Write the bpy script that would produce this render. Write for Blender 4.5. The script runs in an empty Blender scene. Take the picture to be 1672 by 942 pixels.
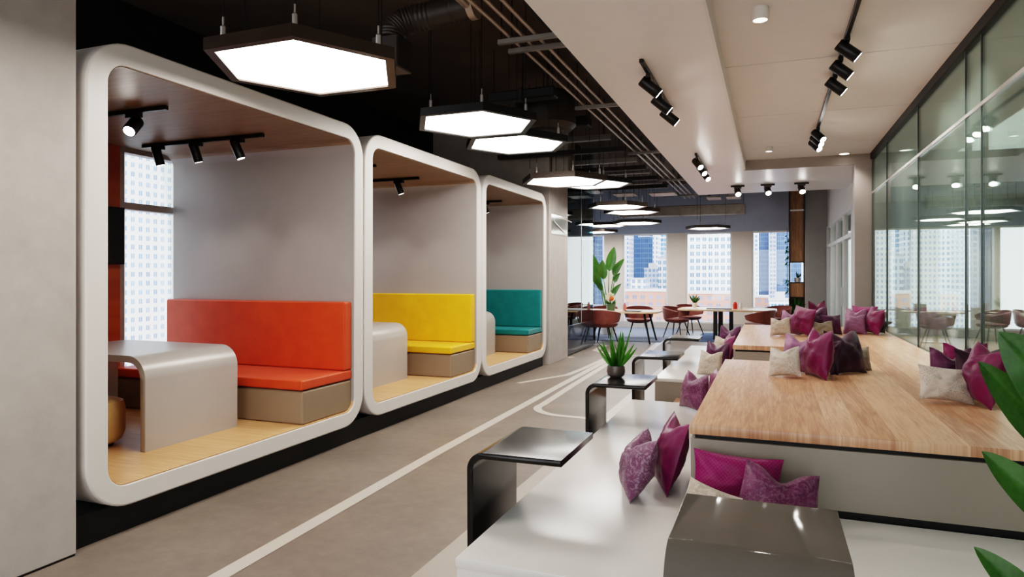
import bpy, bmesh, math, random
from mathutils import Vector, Matrix, Euler, noise
PI = math.pi
R = math.radians
random.seed(7)
scene = bpy.context.scene
COL = scene.collection

# ------------------------------------------------------------------ materials
def srgb(r, g, b):
    f = lambda c: c / 12.92 if c <= 0.04045 else ((c + 0.055) / 1.055) ** 2.4
    return (f(r / 255), f(g / 255), f(b / 255), 1)

class NT:
    def __init__(s, name):
        s.m = bpy.data.materials.new(name); s.m.use_nodes = True
        s.t = s.m.node_tree; s.n = s.t.nodes; s.l = s.t.links
        s.b = s.n.get('Principled BSDF'); s.out = s.n.get('Material Output')
    def add(s, t, **k):
        nd = s.n.new(t)
        for a, v in k.items(): setattr(nd, a, v)
        return nd
    def link(s, a, b): s.l.new(a, b)
    def math(s, op, a, b=None, c=None):
        nd = s.add('ShaderNodeMath', operation=op)
        for i, v in enumerate((a, b, c)):
            if v is None: continue
            if isinstance(v, (int, float)): nd.inputs[i].default_value = v
            else: s.link(v, nd.inputs[i])
        return nd.outputs[0]
    def coord(s, which='Object'):
        return s.add('ShaderNodeTexCoord').outputs[which]
    def noise(s, vec, scale, detail=4, rough=0.5, stretch=None):
        if stretch:
            mp = s.add('ShaderNodeMapping'); mp.inputs['Scale'].default_value = stretch
            s.link(vec, mp.inputs['Vector']); vec = mp.outputs[0]
        nd = s.add('ShaderNodeTexNoise'); nd.inputs['Scale'].default_value = scale
        nd.inputs['Detail'].default_value = detail; nd.inputs['Roughness'].default_value = rough
        s.link(vec, nd.inputs['Vector']); return nd.outputs['Fac']
    def ramp(s, fac, stops):
        nd = s.add('ShaderNodeValToRGB'); e = nd.color_ramp.elements
        e[0].position, e[0].color = stops[0]; e[1].position, e[1].color = stops[-1]
        for p, c in stops[1:-1]:
            x = e.new(p); x.color = c
        s.link(fac, nd.inputs['Fac']); return nd.outputs['Color']
    def mix(s, fac, a, b, blend='MIX'):
        nd = s.add('ShaderNodeMix', data_type='RGBA', blend_type=blend)
        for sock, v in ((nd.inputs['Factor'], fac), (nd.inputs['A'], a), (nd.inputs['B'], b)):
            if isinstance(v, (int, float, tuple)): sock.default_value = v
            else: s.link(v, sock)
        return nd.outputs['Result']
    def base(s, c):
        if isinstance(c, tuple): s.b.inputs['Base Color'].default_value = c
        else: s.link(c, s.b.inputs['Base Color'])
    def set(s, rough=0.5, metal=0.0, spec=None, coat=None, coat_rough=None):
        s.b.inputs['Roughness'].default_value = rough; s.b.inputs['Metallic'].default_value = metal
        if spec is not None: s.b.inputs['Specular IOR Level'].default_value = spec
        if coat is not None: s.b.inputs['Coat Weight'].default_value = coat
        if coat_rough is not None: s.b.inputs['Coat Roughness'].default_value = coat_rough
    def bump(s, h, strength=0.2, dist=0.01):
        nd = s.add('ShaderNodeBump'); nd.inputs['Strength'].default_value = strength
        nd.inputs['Distance'].default_value = dist
        s.link(h, nd.inputs['Height']); s.link(nd.outputs[0], s.b.inputs['Normal'])

def plain(name, c, rough=0.5, metal=0.0, var=0.06, scale=6, spec=None, coat=None, bump=0.0, bscale=200, coat_rough=None):
    t = NT(name); co = t.coord()
    n = t.noise(co, scale)
    lo = tuple(x * (1 - var) for x in c[:3]) + (1,); hi = tuple(min(1, x * (1 + var)) for x in c[:3]) + (1,)
    t.base(t.ramp(n, [(0.3, lo), (0.7, hi)])); t.set(rough, metal, spec, coat, coat_rough)
    if bump: t.bump(t.noise(co, bscale, 2), bump, 0.002)
    return t.m

def emit(name, c, strength):
    t = NT(name); e = t.add('ShaderNodeEmission'); e.inputs[0].default_value = c; e.inputs[1].default_value = strength
    t.link(e.outputs[0], t.out.inputs['Surface']); return t.m

def concrete(name, a, b, c, rough=0.5, sc=1.2, spec=0.4):
    t = NT(name); co = t.coord()
    n1 = t.noise(co, sc, 8, 0.6); n2 = t.noise(co, sc * 9, 6, 0.65)
    f = t.math('ADD', t.math('MULTIPLY', n1, 0.62), t.math('MULTIPLY', n2, 0.38))
    t.base(t.ramp(f, [(0.34, a), (0.5, b), (0.66, c)])); t.set(rough, 0, spec)
    t.bump(n2, 0.05, 0.004); return t.m

def wood(name, cols, plank=0.12, axis='Y', rough=0.4, grain=1.0, pvar=0.5):
    t = NT(name); co = t.coord()
    sep = t.add('ShaderNodeSeparateXYZ'); t.link(co, sep.inputs[0])
    ax = {'X': (1, 0), 'Y': (0, 1), 'Z': (0, 2)}[axis]
    across = sep.outputs[ax[0]]; along = sep.outputs[ax[1]]
    pid = t.math('FLOOR', t.math('DIVIDE', across, plank))
    wn = t.add('ShaderNodeTexWhiteNoise', noise_dimensions='1D'); t.link(pid, wn.inputs['W'])
    # plank-shifted grain
    comb = t.add('ShaderNodeCombineXYZ')
    t.link(t.math('MULTIPLY', across, 9), comb.inputs[0])
    t.link(t.math('ADD', t.math('MULTIPLY', along, 0.7), t.math('MULTIPLY', wn.outputs['Value'], 17)), comb.inputs[1])
    t.link(t.math('MULTIPLY', wn.outputs['Value'], 7), comb.inputs[2])
    nd = t.add('ShaderNodeTexNoise'); nd.inputs['Scale'].default_value = 3.2; nd.inputs['Detail'].default_value = 6
    nd.inputs['Distortion'].default_value = 1.1; t.link(comb.outputs[0], nd.inputs['Vector'])
    comb2 = t.add('ShaderNodeCombineXYZ')
    t.link(t.math('MULTIPLY', across, 90), comb2.inputs[0]); t.link(t.math('MULTIPLY', along, 4), comb2.inputs[1]); t.link(wn.outputs['Value'], comb2.inputs[2])
    nd2 = t.add('ShaderNodeTexNoise'); nd2.inputs['Scale'].default_value = 1.5; nd2.inputs['Detail'].default_value = 3
    t.link(comb2.outputs[0], nd2.inputs['Vector'])
    f = t.math('ADD', t.math('MULTIPLY', nd.outputs['Fac'], 0.6 * grain), t.math('MULTIPLY', nd2.outputs['Fac'], 0.4))
    f = t.math('ADD', f, t.math('MULTIPLY', t.math('SUBTRACT', wn.outputs['Value'], 0.5), 0.22 * pvar))
    col = t.ramp(f, [(0.33, cols[0]), (0.5, cols[1]), (0.67, cols[2])])
    fr = t.math('FRACT', t.math('ADD', t.math('DIVIDE', across, plank), 100.0))
    seam = t.math('MULTIPLY', t.math('LESS_THAN', fr, 0.014), 0.35)
    t.base(t.mix(seam, col, cols[0])); t.set(rough)
    t.bump(nd2.outputs['Fac'], 0.04, 0.002); return t.m

def glass(name, tint, refl=1.0, rough=0.0, body=0.0, bodycol=(0.1, 0.1, 0.1, 1)):
    t = NT(name)
    tr = t.add('ShaderNodeBsdfTransparent'); tr.inputs[0].default_value = tint
    gl = t.add('ShaderNodeBsdfGlossy'); gl.inputs['Roughness'].default_value = rough
    gl.inputs[0].default_value = (0.92, 1, 0.97, 1)
    fr = t.add('ShaderNodeFresnel'); fr.inputs[0].default_value = 1.5
    fac = t.math('MINIMUM', t.math('MULTIPLY', fr.outputs[0], refl), 0.95)
    mx = t.add('ShaderNodeMixShader'); t.link(fac, mx.inputs[0])
    src = tr.outputs[0]
    if body:
        df = t.add('ShaderNodeBsdfDiffuse'); df.inputs[0].default_value = bodycol
        m0 = t.add('ShaderNodeMixShader'); m0.inputs[0].default_value = body
        t.link(tr.outputs[0], m0.inputs[1]); t.link(df.outputs[0], m0.inputs[2]); src = m0.outputs[0]
    t.link(src, mx.inputs[1]); t.link(gl.outputs[0], mx.inputs[2])
    t.link(mx.outputs[0], t.out.inputs['Surface'])
    t.n.remove(t.b); return t.m

def fabric(name, a, b, rough=0.75, pattern=None, pcol=None, sheen=0.3, pk=0.85):
    t = NT(name); co = t.coord()
    n = t.noise(co, 7, 4); w = t.noise(co, 160, 2, 0.6)
    f = t.math('ADD', t.math('MULTIPLY', n, 0.7), t.math('MULTIPLY', w, 0.3))
    c = t.ramp(f, [(0.36, a), (0.64, b)])
    h = w
    if pattern == 'snake':
        v = t.add('ShaderNodeTexVoronoi', feature='DISTANCE_TO_EDGE'); v.inputs['Scale'].default_value = 120
        t.link(co, v.inputs['Vector'])
        k = t.math('MULTIPLY', t.math('LESS_THAN', v.outputs['Distance'], 0.10), t.math('GREATER_THAN', n, 0.44))
        c = t.mix(t.math('MULTIPLY', k, 0.6), c, pcol); h = v.outputs['Distance']
    elif pattern == 'brocade':
        k0 = t.add('ShaderNodeTexNoise'); k0.inputs['Scale'].default_value = 30; k0.inputs['Detail'].default_value = 3
        k0.inputs['Distortion'].default_value = 2.5; t.link(co, k0.inputs['Vector'])
        k = t.math('SMOOTH_MIN', t.math('MULTIPLY', t.math('MAXIMUM', t.math('SUBTRACT', k0.outputs['Fac'], 0.5), 0.0), 7.0), 0.55, 0.2)
        c = t.mix(k, c, pcol); h = k0.outputs['Fac']
    elif pattern == 'checks':
        sep = t.add('ShaderNodeSeparateXYZ'); t.link(co, sep.inputs[0])
        sx = t.math('SINE', t.math('MULTIPLY', sep.outputs[0], 330)); sz = t.math('SINE', t.math('MULTIPLY', sep.outputs[2], 330))
        k = t.math('MULTIPLY', t.math('GREATER_THAN', t.math('MULTIPLY', sx, sz), 0.2), t.math('MULTIPLY', n, 0.9))
        c = t.mix(k, c, pcol); h = k
    t.base(c); t.set(rough, 0, 0.35)
    t.b.inputs['Sheen Weight'].default_value = sheen
    t.bump(h, 0.25, 0.002); return t.m

def facade(name, wallc, winc, pu, pv, fu, fv, rough=0.6, winc2=None, bow=1.0):
    """window grid keyed on the real position, a pane + frame pattern"""
    t = NT(name); g = t.add('ShaderNodeNewGeometry'); sep = t.add('ShaderNodeSeparateXYZ'); t.link(g.outputs['Position'], sep.inputs[0])
    u = t.math('ADD', sep.outputs[0], sep.outputs[1]); v = sep.outputs[2]
    fx = t.math('FRACT', t.math('ADD', t.math('DIVIDE', u, pu), 400.0)); fz = t.math('FRACT', t.math('ADD', t.math('DIVIDE', v, pv), 400.0))
    inx = t.math('LESS_THAN', t.math('ABSOLUTE', t.math('SUBTRACT', fx, 0.5)), fu / 2)
    inz = t.math('LESS_THAN', t.math('ABSOLUTE', t.math('SUBTRACT', fz, 0.5)), fv / 2)
    k = t.math('MULTIPLY', inx, inz)
    wn = t.add('ShaderNodeTexWhiteNoise', noise_dimensions='2D'); cb = t.add('ShaderNodeCombineXYZ')
    t.link(t.math('FLOOR', t.math('DIVIDE', u, pu)), cb.inputs[0]); t.link(t.math('FLOOR', t.math('DIVIDE', v, pv)), cb.inputs[1])
    t.link(cb.outputs[0], wn.inputs['Vector'])
    wc = t.mix(wn.outputs['Value'], winc, winc2 or tuple(min(1, x * 1.7) for x in winc[:3]) + (1,))
    # mid mullion in each opening
    mm = t.math('LESS_THAN', t.math('ABSOLUTE', t.math('SUBTRACT', fx, 0.5)), 0.03 * bow)
    wc = t.mix(mm, wc, wallc)
    t.base(t.mix(k, wallc, wc)); t.set(rough); return t.m

M = {}
def build_mats():
    M['floor'] = concrete('floor_concrete', srgb(102, 91, 82), srgb(116, 104, 94), srgb(130, 117, 106), 0.42, 1.1, 0.35)
    M['line'] = plain('floor_inlay', srgb(188, 177, 165), 0.35, var=0.03)
    M['lightfloor'] = plain('floor_light_band', srgb(164, 152, 140), 0.38, var=0.04)
    M['wall_concrete'] = concrete('wall_concrete', srgb(162, 153, 146), srgb(174, 165, 158), srgb(184, 175, 168), 0.65, 0.8)
    M['white_wall'] = plain('wall_white', srgb(226, 220, 214), 0.6, var=0.02)
    M['grey_wall'] = plain('wall_grey', srgb(176, 170, 166), 0.6, var=0.03)
    M['beige_wall'] = plain('wall_beige', srgb(216, 202, 190), 0.6, var=0.02)
    M['blue_wall'] = plain('wall_bluegrey', srgb(168, 174, 190), 0.6, var=0.03)
    M['black'] = plain('black_paint', srgb(20, 18, 16), 0.6, var=0.15)
    M['ceil_black'] = plain('ceiling_black', srgb(82, 68, 56), 0.85, var=0.2, scale=2)
    M['duct'] = plain('duct_dark', srgb(52, 44, 38), 0.5, var=0.2)
    M['duct_light'] = plain('duct_grey', srgb(150, 140, 130), 0.4, 0.4, var=0.12)
    M['pipe'] = plain('conduit_steel', srgb(176, 162, 148), 0.35, 0.5, var=0.08)
    M['channel'] = plain('channel_steel', srgb(130, 126, 122), 0.4, 0.3, var=0.08)
    M['soffit'] = plain('soffit_white', srgb(226, 221, 218), 0.38, var=0.015, spec=0.5)
    M['recess'] = plain('recess_ceiling', srgb(222, 217, 214), 0.6, var=0.015)
    M['beam'] = plain('beam_taupe', srgb(150, 140, 134), 0.5, var=0.03)
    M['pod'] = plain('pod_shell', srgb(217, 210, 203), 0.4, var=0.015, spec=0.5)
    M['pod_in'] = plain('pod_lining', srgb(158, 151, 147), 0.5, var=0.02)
    M['pod_floor'] = wood('pod_floor_wood', [srgb(186, 138, 90), srgb(204, 158, 110), srgb(216, 172, 124)], 0.3, 'X', 0.4, 1.0, 0.3)
    M['pod_ceil'] = wood('pod_ceiling_wood', [srgb(116, 94, 74), srgb(134, 110, 88), srgb(150, 124, 100)], 0.4, 'X', 0.45, 1.0, 0.3)
    M['dark_wood'] = wood('reddish_wood', [srgb(128, 54, 28), srgb(158, 74, 40), srgb(180, 94, 54)], 0.35, 'Z', 0.4, 1.0, 0.4)
    M['shelf_wood'] = wood('shelf_wood', [srgb(112, 76, 48), srgb(140, 100, 66), srgb(166, 122, 84)], 0.13, 'Z', 0.45, 1.0, 0.9)
    M['table_wood'] = wood('counter_wood', [srgb(176, 124, 92), srgb(201, 152, 118), srgb(220, 178, 144)], 0.145, 'Y', 0.33, 1.05, 1.15)
    M['light_wood'] = wood('pale_wood', [srgb(200, 160, 122), srgb(216, 180, 142), srgb(228, 196, 160)], 0.2, 'X', 0.35, 1.0, 0.3)
    M['orange'] = fabric('orange_vinyl', srgb(196, 66, 28), srgb(208, 76, 36), 0.5, sheen=0.05)
    M['yellow'] = fabric('yellow_vinyl', srgb(224, 168, 22), srgb(234, 180, 30), 0.5, sheen=0.05)
    M['teal'] = fabric('teal_vinyl', srgb(6, 106, 106), srgb(12, 118, 116), 0.5, sheen=0.05)
    M['taupe'] = plain('bench_taupe', srgb(138, 118, 96), 0.5, var=0.03)
    M['table_grey'] = plain('satin_grey', srgb(180, 172, 165), 0.32, 0.15, var=0.02)
    M['stool'] = fabric('tan_leather', srgb(206, 166, 112), srgb(218, 180, 128), 0.5, sheen=0.05)
    M['white_gloss'] = plain('white_laminate', srgb(222, 216, 210), 0.22, var=0.012, spec=0.5)
    M['riser'] = plain('taupe_laminate', srgb(146, 136, 124), 0.35, var=0.02)
    M['lacquer'] = plain('black_lacquer', srgb(34, 31, 29), 0.2, var=0.1, spec=0.28)
    M['lacquer_grey'] = plain('grey_lacquer', srgb(98, 93, 87), 0.055, var=0.03, spec=0.2)
    M['screen'] = plain('screen_black', srgb(14, 14, 15), 0.25, var=0.1)
    M['metal_black'] = plain('black_metal', srgb(24, 22, 21), 0.38, 0.3, var=0.1)
    M['bronze'] = plain('bronze_metal', srgb(66, 54, 46), 0.35, 0.5, var=0.1)
    M['alu'] = plain('brushed_alu', srgb(196, 192, 188), 0.3, 0.8, var=0.04)
    M['frame_white'] = plain('window_frame', srgb(226, 224, 222), 0.4, var=0.02)
    M['frame_grey'] = plain('window_frame_grey', srgb(150, 142, 138), 0.45, var=0.03)
    M['carpet'] = plain('carpet_bluegrey', srgb(118, 128, 148), 0.95, var=0.12, scale=60, bump=0.4)
    M['rug'] = plain('rug_blue', srgb(78, 102, 140), 0.95, var=0.12, scale=70, bump=0.4)
    M['chair'] = fabric('terracotta_leather', srgb(112, 60, 52), srgb(130, 72, 63), 0.45, sheen=0.1)
    M['glass_clear'] = glass('window_glass', (0.97, 0.985, 1, 1), 0.7)
    M['glass_part'] = glass('partition_glass', (0.86, 0.93, 0.90, 1), 0.5, 0.0, 0.10, srgb(150, 170, 158))
    M['glass_blue'] = glass('booth_glass', (0.36, 0.50, 0.58, 1), 1.2)
    M['glass_teal'] = glass('teal_glass', (0.22, 0.35, 0.42, 1), 1.2)
    M['glass_dark'] = plain('dark_glass', srgb(42, 48, 58), 0.06, var=0.05, spec=0.5)
    M['acrylic'] = glass('acrylic', (0.9, 0.9, 0.9, 1), 0.5, 0.12)
    M['joint'] = plain('joint_dark', srgb(44, 52, 52), 0.3, var=0.05)
    M['hex_light'] = emit('lamp_diffuser', (1, 0.95, 0.895, 1), 15.0)
    M['spot_lens'] = emit('spot_lens', (1, 0.95, 0.88, 1), 40.0)
    M['spot_lens_soft'] = emit('spot_lens_dim', (1, 0.93, 0.84, 1), 6.0)
    M['leaf'] = leafmat('leaf_green', srgb(34, 72, 28), srgb(70, 108, 42))
    M['leaf_dark'] = leafmat('leaf_dark', srgb(32, 70, 26), srgb(72, 112, 46))
    M['grass'] = leafmat('grass_green', srgb(30, 84, 22), srgb(88, 146, 50))
    M['stem'] = plain('stem_green', srgb(92, 128, 62), 0.45, var=0.1)
    M['bowl'] = plain('bowl_grey', srgb(92, 84, 80), 0.35, 0.3, var=0.1)
    M['soil'] = plain('soil', srgb(50, 38, 28), 0.95, var=0.3, scale=60)
    M['pot_white'] = plain('pot_white', srgb(214, 206, 196), 0.5, var=0.04)
    M['pot_glass'] = plain('green_glass', srgb(84, 108, 78), 0.1, var=0.2, scale=40)
    M['red'] = plain('red_plastic', srgb(210, 52, 34), 0.35)
    M['pink'] = plain('pink_ceramic', srgb(214, 120, 104), 0.4)
    M['petal'] = plain('petal_white', srgb(240, 226, 196), 0.5)
    M['petal_orange'] = plain('petal_orange', srgb(230, 110, 40), 0.5)
    M['paper'] = plain('paper_white', srgb(232, 228, 224), 0.6)
    M['tray'] = plain('tray_dark', srgb(46, 42, 42), 0.3)
    # cushions
    M['c_magenta'] = fabric('magenta_silk', srgb(90, 8, 56), srgb(120, 22, 80), 0.42, sheen=0.08)
    M['c_bright'] = fabric('bright_magenta', srgb(116, 10, 74), srgb(138, 20, 92), 0.5, 'checks', srgb(160, 48, 116), 0.08)
    M['c_plum'] = fabric('plum_silk', srgb(64, 20, 52), srgb(88, 36, 74), 0.42, sheen=0.1)
    M['c_dark'] = fabric('dark_plum', srgb(40, 12, 32), srgb(62, 24, 50), 0.45, sheen=0.08)
    M['c_mauve'] = fabric('mauve_silk', srgb(120, 74, 104), srgb(150, 102, 132), 0.45, sheen=0.1)
    M['c_broc'] = fabric('mauve_brocade', srgb(98, 54, 84), srgb(126, 80, 108), 0.42, 'brocade', srgb(160, 138, 146), 0.1)
    M['c_broc2'] = fabric('plum_brocade', srgb(86, 32, 66), srgb(116, 58, 94), 0.45, 'brocade', srgb(130, 92, 110), 0.1)
    M['c_silver'] = fabric('silver_snake', srgb(194, 180, 168), srgb(216, 204, 192), 0.45, 'snake', srgb(128, 112, 98), 0.1)
    M['c_cream'] = fabric('cream_linen', srgb(168, 152, 136), srgb(190, 174, 158), 0.6, 'brocade', srgb(208, 196, 184), 0.1)
    M['c_taupe'] = fabric('taupe_linen', srgb(112, 98, 84), srgb(140, 124, 110), 0.6, sheen=0.1)
    # city
    M['f_white'] = facade('facade_white', (0.75, 0.75, 0.75, 1), srgb(84, 108, 134), 3.25, 3.9, 0.62, 0.6)
    M['f_blue'] = facade('facade_blue', srgb(96, 122, 160), srgb(58, 84, 124), 3.2, 3.8, 0.88, 0.8, 0.3, srgb(72, 98, 138))
    M['f_stripe'] = facade('facade_stripe', (0.72, 0.73, 0.75, 1), srgb(66, 94, 140), 3.2, 3.4, 0.5, 0.6)
    M['f_grey'] = facade('facade_grey', srgb(176, 176, 182), srgb(78, 100, 136), 2.6, 3.4, 0.62, 0.58)
    M['f_pink'] = facade('facade_pink', srgb(176, 122, 102), srgb(96, 102, 122), 3.6, 3.2, 0.5, 0.55)
    M['f_tan'] = facade('facade_tan', (0.72, 0.66, 0.58, 1), srgb(96, 116, 146), 2.1, 3.0, 0.46, 0.55)
    M['f_teal'] = facade('facade_teal', (0.7, 0.72, 0.74, 1), srgb(70, 116, 156), 3.0, 3.6, 0.8, 0.7, 0.4)
    M['f_plain'] = plain('facade_plain', (0.75, 0.75, 0.76, 1), 0.7)
    M['f_apart'] = facade('facade_apartments', (0.8, 0.76, 0.70, 1), srgb(104, 130, 164), 4.4, 4.6, 0.46, 0.55)
    M['roofing'] = plain('roof_grey', srgb(190, 184, 180), 0.8)

def leafmat(name, a, b):
    t = NT(name); co = t.coord(); n = t.noise(co, 5, 4, stretch=(1, 1, 1)); n2 = t.noise(co, 60, 2)
    f = t.math('ADD', t.math('MULTIPLY', n, 0.7), t.math('MULTIPLY', n2, 0.3))
    t.base(t.ramp(f, [(0.35, a), (0.65, b)])); t.set(0.35, 0, 0.5)
    t.b.inputs['Subsurface Weight'].default_value = 0.0
    tr = t.add('ShaderNodeBsdfTranslucent'); tr.inputs[0].default_value = tuple(x * 1.2 for x in b[:3]) + (1,)
    mx = t.add('ShaderNodeMixShader'); mx.inputs[0].default_value = 0.2
    t.link(t.b.outputs[0], mx.inputs[1]); t.link(tr.outputs[0], mx.inputs[2]); t.link(mx.outputs[0], t.out.inputs['Surface'])
    return t.m
build_mats()

# ------------------------------------------------------------------ mesh helpers
def box(bm, x0, x1, y0, y1, z0, z1, bev=0.0, seg=2, mi=0):
    r = bmesh.ops.create_cube(bm, size=1)
    vs = r['verts']
    bmesh.ops.scale(bm, vec=(x1 - x0, y1 - y0, z1 - z0), verts=vs)
    bmesh.ops.translate(bm, vec=((x0 + x1) / 2, (y0 + y1) / 2, (z0 + z1) / 2), verts=vs)
    if bev:
        es = list({e for v in vs for e in v.link_edges})
        bmesh.ops.bevel(bm, geom=es, offset=bev, segments=seg, affect='EDGES', profile=0.5)

def frame_of(d):
    d = Vector(d).normalized(); a = Vector((0, 0, 1)) if abs(d.z) < 0.95 else Vector((1, 0, 0))
    u = d.cross(a).normalized(); v = d.cross(u).normalized(); return u, v

def tube(bm, pts, r, n=10, caps=True):
    """r: number or list; sweep circle along pts"""
    pts = [Vector(p) for p in pts]
    rs = r if isinstance(r, (list, tuple)) else [r] * len(pts)
    rings = []; u = None
    for i, p in enumerate(pts):
        d = (pts[min(i + 1, len(pts) - 1)] - pts[max(i - 1, 0)])
        d = d.normalized() if d.length > 1e-9 else Vector((0, 0, 1))
        if u is None: u, v = frame_of(d)
        else:
            u = (u - d * u.dot(d)).normalized(); v = d.cross(u)
        rings.append([bm.verts.new(p + (u * math.cos(2 * PI * k / n) + v * math.sin(2 * PI * k / n)) * rs[i]) for k in range(n)])
    for a, b in zip(rings, rings[1:]):
        for k in range(n): bm.faces.new((a[k], a[(k + 1) % n], b[(k + 1) % n], b[k]))
    if caps:
        bm.faces.new(rings[0][::-1]); bm.faces.new(rings[-1])

def lathe(bm, prof, n=32, cx=0, cy=0, cap0=False, cap1=False):
    rings = []
    for r, z in prof:
        if r < 1e-6: rings.append([bm.verts.new((cx, cy, z))])
        else: rings.append([bm.verts.new((cx + r * math.cos(2 * PI * k / n), cy + r * math.sin(2 * PI * k / n), z)) for k in range(n)])
    for a, b in zip(rings, rings[1:]):
        for k in range(n):
            k2 = (k + 1) % n
            if len(a) == 1 and len(b) == 1: continue
            if len(a) == 1: bm.faces.new((a[0], b[k2], b[k]))
            elif len(b) == 1: bm.faces.new((a[k], a[k2], b[0]))
            else: bm.faces.new((a[k], a[k2], b[k2], b[k]))
    if cap0 and len(rings[0]) > 1: bm.faces.new(rings[0][::-1])
    if cap1 and len(rings[-1]) > 1: bm.faces.new(rings[-1])

def prism(bm, poly, axis, a, b, bev=0.0):
    """poly: 2D points in the two other axes (order x,y / x,z / y,z); extruded from a to b"""
    def P(p, h):
        return {'Z': (p[0], p[1], h), 'Y': (p[0], h, p[1]), 'X': (h, p[0], p[1])}[axis]
    va = [bm.verts.new(P(p, a)) for p in poly]; vb = [bm.verts.new(P(p, b)) for p in poly]
    n = len(poly); fs = []
    for i in range(n): fs.append(bm.faces.new((va[i], va[(i + 1) % n], vb[(i + 1) % n], vb[i])))
    fa = bm.faces.new(va[::-1]); fb = bm.faces.new(vb)
    if bev:
        es = [e for f in (fa, fb) for e in f.edges]
        bmesh.ops.bevel(bm, geom=list(set(es)), offset=bev, segments=2, affect='EDGES', profile=0.5)

def strip_path(path, th):
    """closed polygon from an open 2D path offset by th to its right"""
    n = len(path); out = []
    for i, p in enumerate(path):
        a = Vector(path[max(i - 1, 0)]); b = Vector(path[min(i + 1, n - 1)])
        d = (b - a).normalized(); nrm = Vector((d.y, -d.x)); out.append((p[0] + nrm.x * th, p[1] + nrm.y * th))
    return list(path) + out[::-1]

def arc(cx, cy, r, a0, a1, n=10):
    return [(cx + r * math.cos(R(a0 + (a1 - a0) * i / n)), cy + r * math.sin(R(a0 + (a1 - a0) * i / n))) for i in range(n + 1)]

def rrect(x0, x1, y0, y1, r, n=10):
    return arc(x1 - r, y0 + r, r, -90, 0, n) + arc(x1 - r, y1 - r, r, 0, 90, n) + arc(x0 + r, y1 - r, r, 90, 180, n) + arc(x0 + r, y0 + r, r, 180, 270, n)

def obj(name, bm, mat, parent=None, world=True, smooth=35, wn=False):
    """link one mesh object; with a parent the vertices are moved into the parent's frame (parents are never rotated while built)"""
    me = bpy.data.meshes.new(name)
    bmesh.ops.recalc_face_normals(bm, faces=bm.faces)
    if smooth:
        for f in bm.faces: f.smooth = True
        ca = R(smooth)
        for e in bm.edges:
            if len(e.link_faces) == 2 and e.calc_face_angle(0) > ca: e.smooth = False
    bm.to_mesh(me); bm.free()
    for m in (mat if isinstance(mat, (list, tuple)) else [mat]): me.materials.append(m)
    o = bpy.data.objects.new(name, me); COL.objects.link(o)
    if wn:
        md = o.modifiers.new('weighted_normal', 'WEIGHTED_NORMAL'); md.keep_sharp = True; md.weight = 100
    if parent is not None:
        if world:
            off = Vector((0, 0, 0)); p = parent
            while p: off += p.location; p = p.parent
            me.transform(Matrix.Translation(-off))
        o.parent = parent
    return o

def thing(name, label, cat, loc=(0, 0, 0), group=None):
    o = bpy.data.objects.new(name, None); COL.objects.link(o); o.location = loc; o.empty_display_size = 0.1
    o['label'] = label; o['category'] = cat
    if group: o['group'] = group
    return o

def tag(o, label, cat, group=None):
    o['label'] = label; o['category'] = cat
    if group: o['group'] = group
    return o

def center(o):
    """move the origin of a top-level mesh to its base centre"""
    me = o.data; xs = [v.co for v in me.vertices]
    c = Vector((sum(v.x for v in xs) / len(xs), sum(v.y for v in xs) / len(xs), min(v.z for v in xs)))
    me.transform(Matrix.Translation(-c)); o.location = c; return o

def struct(name, bm, mat, parent=None, smooth=35):
    o = obj(name, bm, mat, parent, True, smooth)
    if parent is None: o['kind'] = 'structure'
    return o

def sgroup(name):
    o = bpy.data.objects.new(name, None); COL.objects.link(o); o['kind'] = 'structure'; return o

def copy_thing(src, loc, rotz=None, label=None, group=None):
    r = src.copy(); COL.objects.link(r); r.location = loc
    if rotz is not None: r.rotation_euler = (0, 0, rotz)
    if label: r['label'] = label
    if group: r['group'] = group
    for ch in list(src.children):
        c = ch.copy(); COL.objects.link(c); c.parent = r
        for g in list(ch.children):
            d = g.copy(); COL.objects.link(d); d.parent = c
    return r

def BM(): return bmesh.new()
def one(fn, *a, **k):
    bm = BM(); fn(bm, *a, **k); return bm

# ------------------------------------------------------------------ dimensions (metres)
H = 1.6
XP = -3.70          # pod fronts / left wall plane
XG = 1.52           # glass wall plane
YF = 20.5           # far window wall
XL = -6.05          # left facade
ZS = 0.42; ZW = 0.82
CEIL = 4.35

# ------------------------------------------------------------------ shell
struct('floor', one(box, -6.4, 7.6, -3.2, YF + 0.3, -0.25, 0.0), M['floor'])
struct('ceiling', one(box, -6.4, 7.6, -3.2, YF + 0.3, CEIL, CEIL + 0.2), M['ceil_black'])
# soffit: lowered white plasterboard, L-shaped, with the taller recess to its right
bm = BM()
prism(bm, [(-1.5, -3.0), (-0.42, -3.0), (-0.42, 12.07), (XG + 0.06, 12.07), (XG + 0.06, 15.4), (-1.5, 15.4)], 'Z', 3.40, CEIL)
struct('ceiling_soffit', bm, M['soffit'])
ys = [-3.0, 2.2, 4.4, 6.6, 8.75, 10.95, 12.07]
for i in range(6):
    struct('ceiling_panel', one(box, -0.40, XG + 0.05, ys[i] + 0.008, ys[i + 1] - 0.008, 3.56, 3.62), M['recess'])
struct('trim_1', one(box, -0.42, -0.395, -3.0, 12.07, 3.40, 3.57), M['recess'])
struct('beam', one(box, -0.42, XG, 12.05, 12.09, 3.395, 3.565), M['beam'])
# left wall by the pods
struct('wall_left', one(box, -4.2, XP, -3.2, 2.66, 0.012, CEIL, 0.004, 1), M['wall_concrete'])
struct('baseboard_left', one(box, -4.2, XP - 0.004, -3.2, 2.655, 0.0, 0.014), M['black'])
# pier after the pods
struct('wall_pier', one(box, -6.05, XP, 11.42, 12.58, 0.0, CEIL, 0.004, 1), M['wall_concrete'])
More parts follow.
